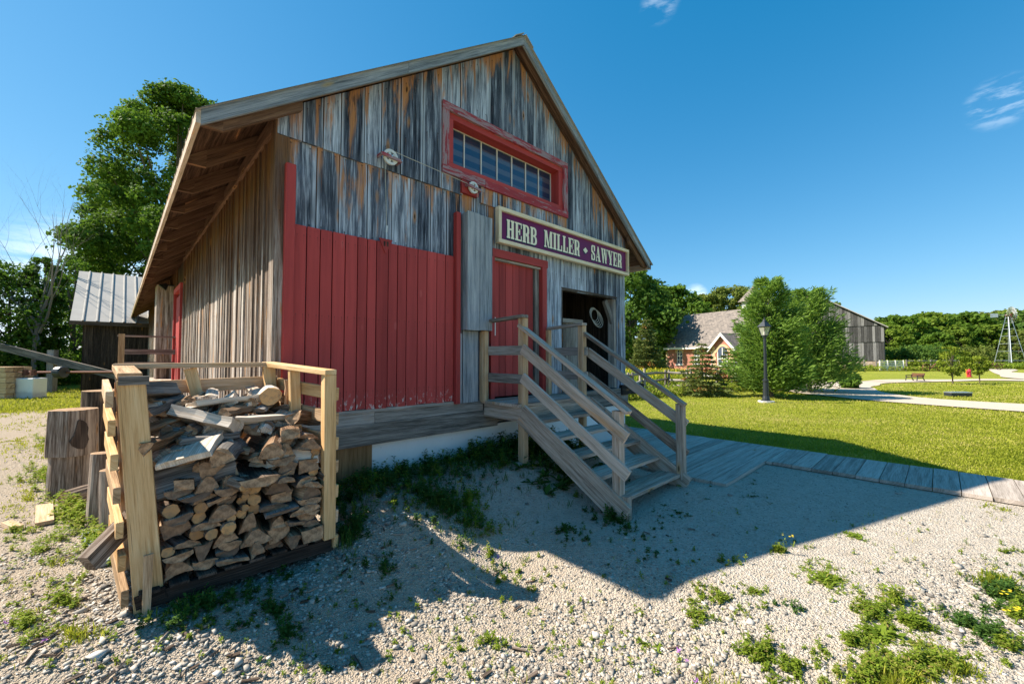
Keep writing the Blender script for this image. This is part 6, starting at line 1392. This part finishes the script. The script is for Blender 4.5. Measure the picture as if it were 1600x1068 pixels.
# ------------------------------------------------------------------ weeds and grass
class Leaves:
    def __init__(s): s.R = []; 
    def add(s, root, az, elev, ln, wd, rnd, droop=.3): s.R.append((*root, az, elev, ln, wd, rnd, droop))
    def build(s, name, mat, kind='stuff'):
        A_ = np.array(s.R); n = len(A_); az, el_, ln, wd, dr = A_[:, 3], A_[:, 4], A_[:, 5], A_[:, 6], A_[:, 8]
        h = np.stack([np.cos(az)*np.cos(el_), np.sin(az)*np.cos(el_), np.sin(el_)], 1); sd = np.stack([-np.sin(az), np.cos(az), np.zeros(n)], 1)
        r = A_[:, :3]; mid = r+h*ln[:, None]*.5; tip = r+h*ln[:, None]; tip[:, 2] -= dr*ln
        V = np.stack([r, mid+sd*wd[:, None]*.5, tip, mid-sd*wd[:, None]*.5], 1).reshape(-1, 3)
        o = nobj(name, npmesh(name, V, np.arange(n*4).reshape(n, 4), A_[:, 7], mat)); return tag(o, kind=kind) if kind else o
gr_ = Leaves(); wd_ = Leaves(); dk = Leaves(); U = rs.uniform
def tuft(L_, x, y, h, nb, w_=.006, spread=.05, base=.5):
    z = gh(x, y)
    for _ in range(nb): L_.add((x+rs.normal()*spread, y+rs.normal()*spread, z), U(0, 6.28), U(.7, 1.5), h*U(.5, 1.15), w_*U(.7, 1.3), np.clip(base+rs.normal()*.22, 0, 1), U(0, .35))
def weed(L_, x, y, h, nl, base=.5, lw=.4):
    """small leafy plant: a few stems with pointed leaves all the way up"""
    z = gh(x, y); ns = rs.randint(1, 4)
    for _ in range(ns):
        a_ = U(0, 6.28); ti = U(0, .5); dx, dy = math.cos(a_)*ti*h*.6, math.sin(a_)*ti*h*.6; hh_ = h*U(.6, 1.1)
        L_.add((x, y, z), a_, math.atan2(hh_, .001+math.hypot(dx, dy)), hh_*1.02, .005, base*.8, 0)
        for k in range(nl):
            t = U(.08, 1.0); l = h*U(.18, .36)*(1.15-t*.5)+.012; L_.add((x+dx*t, y+dy*t, z+hh_*t), U(0, 6.28), U(-.1, .8), l, l*lw*U(.7, 1.2), np.clip(base+rs.normal()*.2, 0, 1), U(0, .4))
def rosette(L_, x, y, r_, nl, base=.5):
    z = gh(x, y)+.008
    for k in range(nl): l = r_*U(.6, 1.15); L_.add((x, y, z), U(0, 6.28), U(.1, .7), l, l*U(.22, .42), np.clip(base+rs.normal()*.18, 0, 1), U(0, .3))
def ok(x, y): return not (y > Y0-.03 and x > 1.05 and y < 27.3) and not (x > 5.3 and y > 1.8 and x < 8.3) and not (7 < x < 8.2)
def patch(px, py, rx, ry, n, kind, h, L_=None, base=.5, ang=0.):
    for _ in range(int(n*1.9)):
        r_ = min(1.6, abs(rs.normal())*.72); a_ = U(0, 6.28); ex, ey = rx*r_*math.cos(a_), ry*r_*math.sin(a_); c_, s2 = math.cos(ang), math.sin(ang)
        p = un(px+ex*c_-ey*s2, py+ex*s2+ey*c_, .08 if py < 800 and 540 < px < 1000 else -.17 if (py > 840 and 430 < px < 900) or (py > 960 and px < 430) else 0.); x, y = p.x, p.y
        if not ok(x, y) or (-.12 < x < 1.3 and 3.42 < y < 4.4): continue
        if nz(x, y, 4.5)+.25*nz(x, y, 11.) < -.06+.12*r_ and rs.rand() < .8: continue
        hh_ = h*U(.5, 1.3)*(1.1-.4*r_)
        if kind == 'g': tuft(L_ or gr_, x, y, hh_, rs.randint(6, 14), .0045+.0012*math.hypot(x, y)*.5, .02+.01*hh_, base)
        elif kind == 'w': weed(L_ or wd_, x, y, hh_, rs.randint(7, 13), base)
        else: rosette(L_ or wd_, x, y, hh_, rs.randint(5, 10), base)
# dark growth along the foundation and under the stairs (world space)
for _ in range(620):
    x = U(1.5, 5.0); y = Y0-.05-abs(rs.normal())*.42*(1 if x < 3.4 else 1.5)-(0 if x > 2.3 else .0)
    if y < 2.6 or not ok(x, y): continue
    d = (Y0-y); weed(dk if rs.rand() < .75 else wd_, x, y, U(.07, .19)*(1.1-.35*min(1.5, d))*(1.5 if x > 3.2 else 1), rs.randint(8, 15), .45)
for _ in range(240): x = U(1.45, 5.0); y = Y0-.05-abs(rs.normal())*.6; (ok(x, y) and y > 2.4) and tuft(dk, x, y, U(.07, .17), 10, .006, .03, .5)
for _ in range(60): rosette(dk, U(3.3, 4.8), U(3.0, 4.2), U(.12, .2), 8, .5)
P_ = [ # px, py, rx, ry, n, kind, height, leaves, base
 (690, 850, 75, 26, 110, 'w', .12, dk, .6, .2), (730, 845, 50, 28, 60, 'w', .13, wd_, .5, .3), (700, 850, 80, 30, 60, 'g', .12, dk, .6, .2), (560, 880, 45, 40, 60, 'w', .13, dk, .5, 0), (545, 900, 35, 50, 30, 'g', .12, dk, .5, 0), (620, 830, 60, 15, 20, 'w', .07, wd_, .4, .1),
 (330, 945, 95, 22, 120, 'w', .09, dk, .6, -.25), (270, 965, 60, 25, 70, 'w', .11, wd_, .55, -.1), (395, 905, 70, 22, 60, 'w', .10, dk, .6, -.3), (250, 990, 70, 22, 35, 'g', .09, wd_, .5, 0), (430, 945, 60, 30, 30, 'w', .08, dk, .5, 0),
 (110, 800, 50, 40, 130, 'w', .16, wd_, .62, 0), (75, 745, 45, 30, 90, 'w', .14, wd_, .6, 0), (150, 850, 60, 30, 60, 'w', .13, wd_, .6, 0), (70, 700, 25, 30, 60, 'g', .1, gr_, .6, 0), (60, 690, 30, 35, 40, 'w', .1, wd_, .6, 0), (180, 905, 45, 40, 45, 'w', .10, wd_, .6, 0),
 (60, 860, 60, 40, 40, 'w', .08, wd_, .6, 0), (100, 940, 90, 45, 30, 'w', .07, wd_, .55, 0), (40, 1030, 50, 35, 50, 'w', .07, wd_, .6, 0), (120, 1045, 60, 20, 30, 'g', .07, gr_, .5, 0), (60, 900, 70, 80, 40, 'g', .06, gr_, .55, 0), (300, 1010, 90, 40, 16, 'w', .05, wd_, .5, 0),
 (45, 780, 45, 60, 60, 'g', .07, gr_, .6, 0), (20, 830, 20, 40, 20, 'w', .07, wd_, .6, 0), (30, 690, 40, 40, 60, 'g', .06, gr_, .65, 0), (110, 660, 40, 20, 60, 'g', .07, gr_, .6, 0),
 (1290, 905, 42, 17, 170, 'r', .05, wd_, .5, .35), (1295, 900, 40, 14, 50, 'g', .05, wd_, .5, .35), (1370, 962, 36, 20, 110, 'w', .06, wd_, .5, .35), (1375, 985, 40, 15, 50, 'r', .07, wd_, .5, .3), (1425, 975, 40, 13, 70, 'w', .06, wd_, .45, .3), (1400, 940, 40, 22, 20, 'w', .11, wd_, .6, .3),
 (1125, 928, 38, 14, 80, 'w', .055, wd_, .6, .35), (1100, 945, 30, 12, 60, 'w', .05, wd_, .55, .3), (1190, 945, 40, 12, 26, 'w', .05, wd_, .5, .3), (1180, 920, 60, 22, 24, 'r', .035, wd_, .5, .2), (1240, 945, 34, 8, 40, 'w', .045, dk, .5, .2),
 (1120, 1035, 45, 30, 110, 'g', .085, gr_, .45, 0), (1090, 1055, 45, 18, 50, 'w', .06, wd_, .5, 0), (1190, 1000, 45, 22, 50, 'w', .055, wd_, .5, .2), (1245, 1020, 40, 16, 40, 'w', .05, wd_, .5, 0), (1330, 1000, 40, 18, 30, 'w', .055, wd_, .5, .2),
 (1350, 1045, 70, 30, 200, 'w', .06, wd_, .6, 0), (1440, 1035, 60, 30, 210, 'w', .065, wd_, .6, .2), (1400, 1060, 80, 20, 80, 'g', .07, gr_, .6, 0), (1490, 1055, 30, 20, 40, 'g', .07, gr_, .3, 0),
 (1550, 990, 52, 20, 130, 'w', .07, dk, .55, .3), (1575, 1010, 40, 20, 80, 'w', .07, wd_, .55, .3), (1510, 975, 40, 12, 40, 'w', .07, dk, .4, .3), (1570, 930, 40, 28, 90, 'w', .07, dk, .5, .3), (1560, 915, 50, 20, 50, 'g', .08, gr_, .2, .3), (1590, 960, 25, 40, 60, 'w', .07, wd_, .5, 0),
 (1335, 838, 20, 6, 30, 'r', .04, wd_, .4, .3), (1255, 855, 30, 6, 12, 'w', .05, wd_, .5, .3), (1215, 862, 12, 5, 14, 'w', .07, wd_, .5, 0), (1130, 878, 30, 5, 8, 'w', .05, wd_, .5, 0), (1560, 797, 45, 6, 26, 'g', .05, gr_, .4, .2), (1575, 862, 20, 4, 10, 'w', .04, wd_, .5, 0),
 (980, 820, 60, 40, 36, 'w', .05, dk, .5, 0), (1060, 800, 60, 35, 30, 'r', .04, dk, .4, 0), (1010, 860, 50, 22, 18, 'w', .04, dk, .5, 0), (1180, 775, 90, 25, 10, 'r', .05, dk, .4, 0), (880, 830, 70, 20, 30, 'w', .06, dk, .5, .3), (950, 795, 50, 14, 30, 'w', .12, dk, .5, .4), (1058, 762, 10, 4, 6, 'g', .1, wd_, .5, 0),
 (820, 915, 120, 40, 34, 'w', .055, wd_, .55, .3), (760, 1000, 150, 50, 40, 'w', .045, wd_, .55, .1), (640, 990, 120, 60, 26, 'w', .05, wd_, .55, 0), (930, 1030, 90, 30, 26, 'w', .05, wd_, .55, 0), (1000, 960, 110, 50, 26, 'r', .035, wd_, .5, 0), (760, 880, 60, 20, 24, 'w', .07, wd_, .6, .2), (560, 1040, 60, 20, 12, 'w', .05, dk, .6, 0), (440, 1010, 80, 40, 26, 'w', .05, dk, .6, 0), (600, 925, 50, 35, 26, 'w', .07, dk, .55, 0),
]
for q_ in P_: patch(*q_)
for _ in range(520):       # scattered singles over the whole yard
    p = un(U(0, 1600), U(800, 1066)); (in_gravel(p.x, p.y) and ok(p.x, p.y) and not (-.1 < p.x < 1.3 and 3.4 < p.y < 4.4)) and (weed(wd_, p.x, p.y, U(.02, .06), 6, .5) if rs.rand() < .6 else tuft(gr_, p.x, p.y, U(.03, .07), 5, .004, .02, .5))
# ragged green edges of the yard at the left and right
for _ in range(1500):
    y = U(4, 20); x = -3.4+nz(0, y, .9)*.6+rs.normal()*.35; tuft(gr_, x, y, U(.08, .16), 6, .012, .05, .55)
for _ in range(900): x = U(-3.4, 1.0); y = 19+nz(x, 19, .9)*1.1+rs.normal()*.5; tuft(gr_, x, y, U(.1, .18), 6, .02, .06, .55)
for _ in range(700): y = U(8, 20); x = U(-3.0, .8); nz(x, y, .6) > .05 and tuft(gr_, x, y, U(.05, .1), 6, .015, .08, .6)
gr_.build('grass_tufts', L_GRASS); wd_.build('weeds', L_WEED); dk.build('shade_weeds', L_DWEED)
# tall stalks with seed heads, small flowers
fl = Leaves()
for px, py, h in ((722, 812, .34), (715, 815, .22), (735, 822, .18), (1240, 868, .10), (1226, 866, .12), (1165, 880, .07), (905, 745, .3), (935, 738, .25), (1395, 950, .14), (1412, 948, .13), (1425, 962, .10), (790, 740, .3), (640, 745, .28)):
    p = un(px, py); z = gh(p.x, p.y)
    for k in range(16): fl.add((p.x+rs.normal()*.006, p.y+rs.normal()*.006, z+h*U(.55, 1)), U(0, 6.28), U(.3, 1.2), .02, .008, U(.4, .9), .1)
    fl.add((p.x, p.y, z), U(0, 6.28), 1.5, h, .006, .5, 0)
fl.build('weed_stalks', L_WEED)
yf = Leaves()
for px, py, k in ((1570, 925, 5), (1587, 950, 6), (1240, 835, 3), (1225, 835, 2), (730, 735, 3), (830, 735, 4), (905, 745, 3), (1575, 955, 4), (655, 725, 2)):
    for _ in range(k):
        p = un(px+U(-8, 8), py+U(-4, 4), .1)
        for j in range(7): yf.add((p.x, p.y, p.z), j*.9, .3, .011, .008, .7, 0)
yf.build('yellow_flowers', L_YFL)
pf = Leaves()
for px, py in ((8, 972), (70, 1001), (778, 870), (748, 862), (1070, 1031), (318, 927), (1088, 1065), (1060, 1017)):
    p = un(px, py, .07)
    for j in range(12): pf.add((p.x+rs.normal()*.004, p.y+rs.normal()*.004, p.z+rs.normal()*.004), U(0, 6.28), U(0, 1.4), .016, .006, .5, 0)
pf.build('purple_flowers', L_PFL)
# lawn blades
lw = Leaves(); POLY = outer+inner[::-1]; k = 0
while k < 210000:
    k += 1; px, py = U(955, 1604) if k < 160000 else U(1600, 1950), 598+165*rs.rand()**1.0
    p = un(px, py); x, y = p.x, p.y
    if x < 8.22 and y < 5.4 or (y > Y0-.2 and x < 7.6) or in_poly(x, y, POLY): continue
    d = math.hypot(x, y); v = nz(x, y, .35)*.5+nz(x, y, 1.6)*.5; lw.add((x, y, -.03), U(0, 6.28), U(.6, 1.5), (.028+.0014*d)*U(.5, 1.5), .004+.0009*d, np.clip(.62+v*.6+rs.normal()*.22, 0, 1), U(0, .4))
for _ in range(4000):      # longer grass against the boardwalk edge
    y = U(-3, 6); lw.add((8.2+abs(rs.normal())*.05, y, -.02), U(0, 6.28), U(.7, 1.4), U(.06, .12), .010, U(.2, .8), .2)
for _ in range(16000):
    p = un(U(-20, 200), 606+U(0, 34)); d = math.hypot(p.x, p.y)
    if in_gravel(p.x, p.y) or p.x > -1.0 and p.y > 26: continue
    lw.add((p.x, p.y, -.03), U(0, 6.28), U(.6, 1.5), (.05+.003*d)*U(.6, 1.4), .004+.0011*d, U(.3, 1.), U(0, .4))
lw.build('lawn_grass', L_GRASS)
# rank growth along the rail fence and the goldenrod bed behind it
rk = Leaves(); gd = Leaves()
for _ in range(9000):
    px = U(955, 1240); d = 15.6+(px-962)/230*5+rs.normal()*.5; x, y = at(px, d); h = U(.15, .42); z0 = U(0, h); rk.add((x, y, z0), U(0, 6.28), U(.2, 1.3), U(.08, .2), .05, U(.3, 1), .2)
for _ in range(7000):
    px = U(950, 1075); d = U(19, 25); x, y = at(px, d); z0 = U(0, .8); rk.add((x, y, z0), U(0, 6.28), U(.4, 1.4), U(.12, .25), .05, U(.2, .9), .1)
    if rs.rand() < .3: gd.add((x, y, U(.55, .95)), U(0, 6.28), U(-.2, 1), U(.05, .1), .045, U(.2, 1), .1)
for _ in range(9000):
    px = U(1325, 1500); d = U(46, 56); x, y = at(px, d); rk.add((x, y, U(0, .35)), U(0, 6.28), U(.2, 1.4), U(.15, .4), .16, U(.3, 1), .1)
for _ in range(6000):
    px = U(1500, 1615); d = U(52, 62); x, y = at(px, d)
    rk.add((x, y, U(0, .5)), U(0, 6.28), U(.2, 1.4), U(.2, .5), .18, U(.2, .8), .1)
rk.build('rank_growth', L_WEED); gd.build('goldenrod', L_YFL)
# twigs and wood chips by the bin
chips = MB()
for _ in range(160):
    p = un(U(40, 1150), U(820, 1060)) if _ > 90 else Vector((U(-.9, 1.8), U(2.8, 3.6), 0))
    if not ok(p.x, p.y): continue
    a_ = U(0, 3.14); l = U(.02, .09)*(1 if _ < 130 else 1.6); z = gh(p.x, p.y)+.016; d = Vector((math.cos(a_), math.sin(a_), U(-.1, .1)))*l/2; chips.board(Vector((p.x, p.y, z))-d, Vector((p.x, p.y, z))+d, U(.006, .02), .008, (1, 1, .2))
tag(chips.build('wood_chips', W_BARK, org=(0, 0, 0)), kind='stuff')
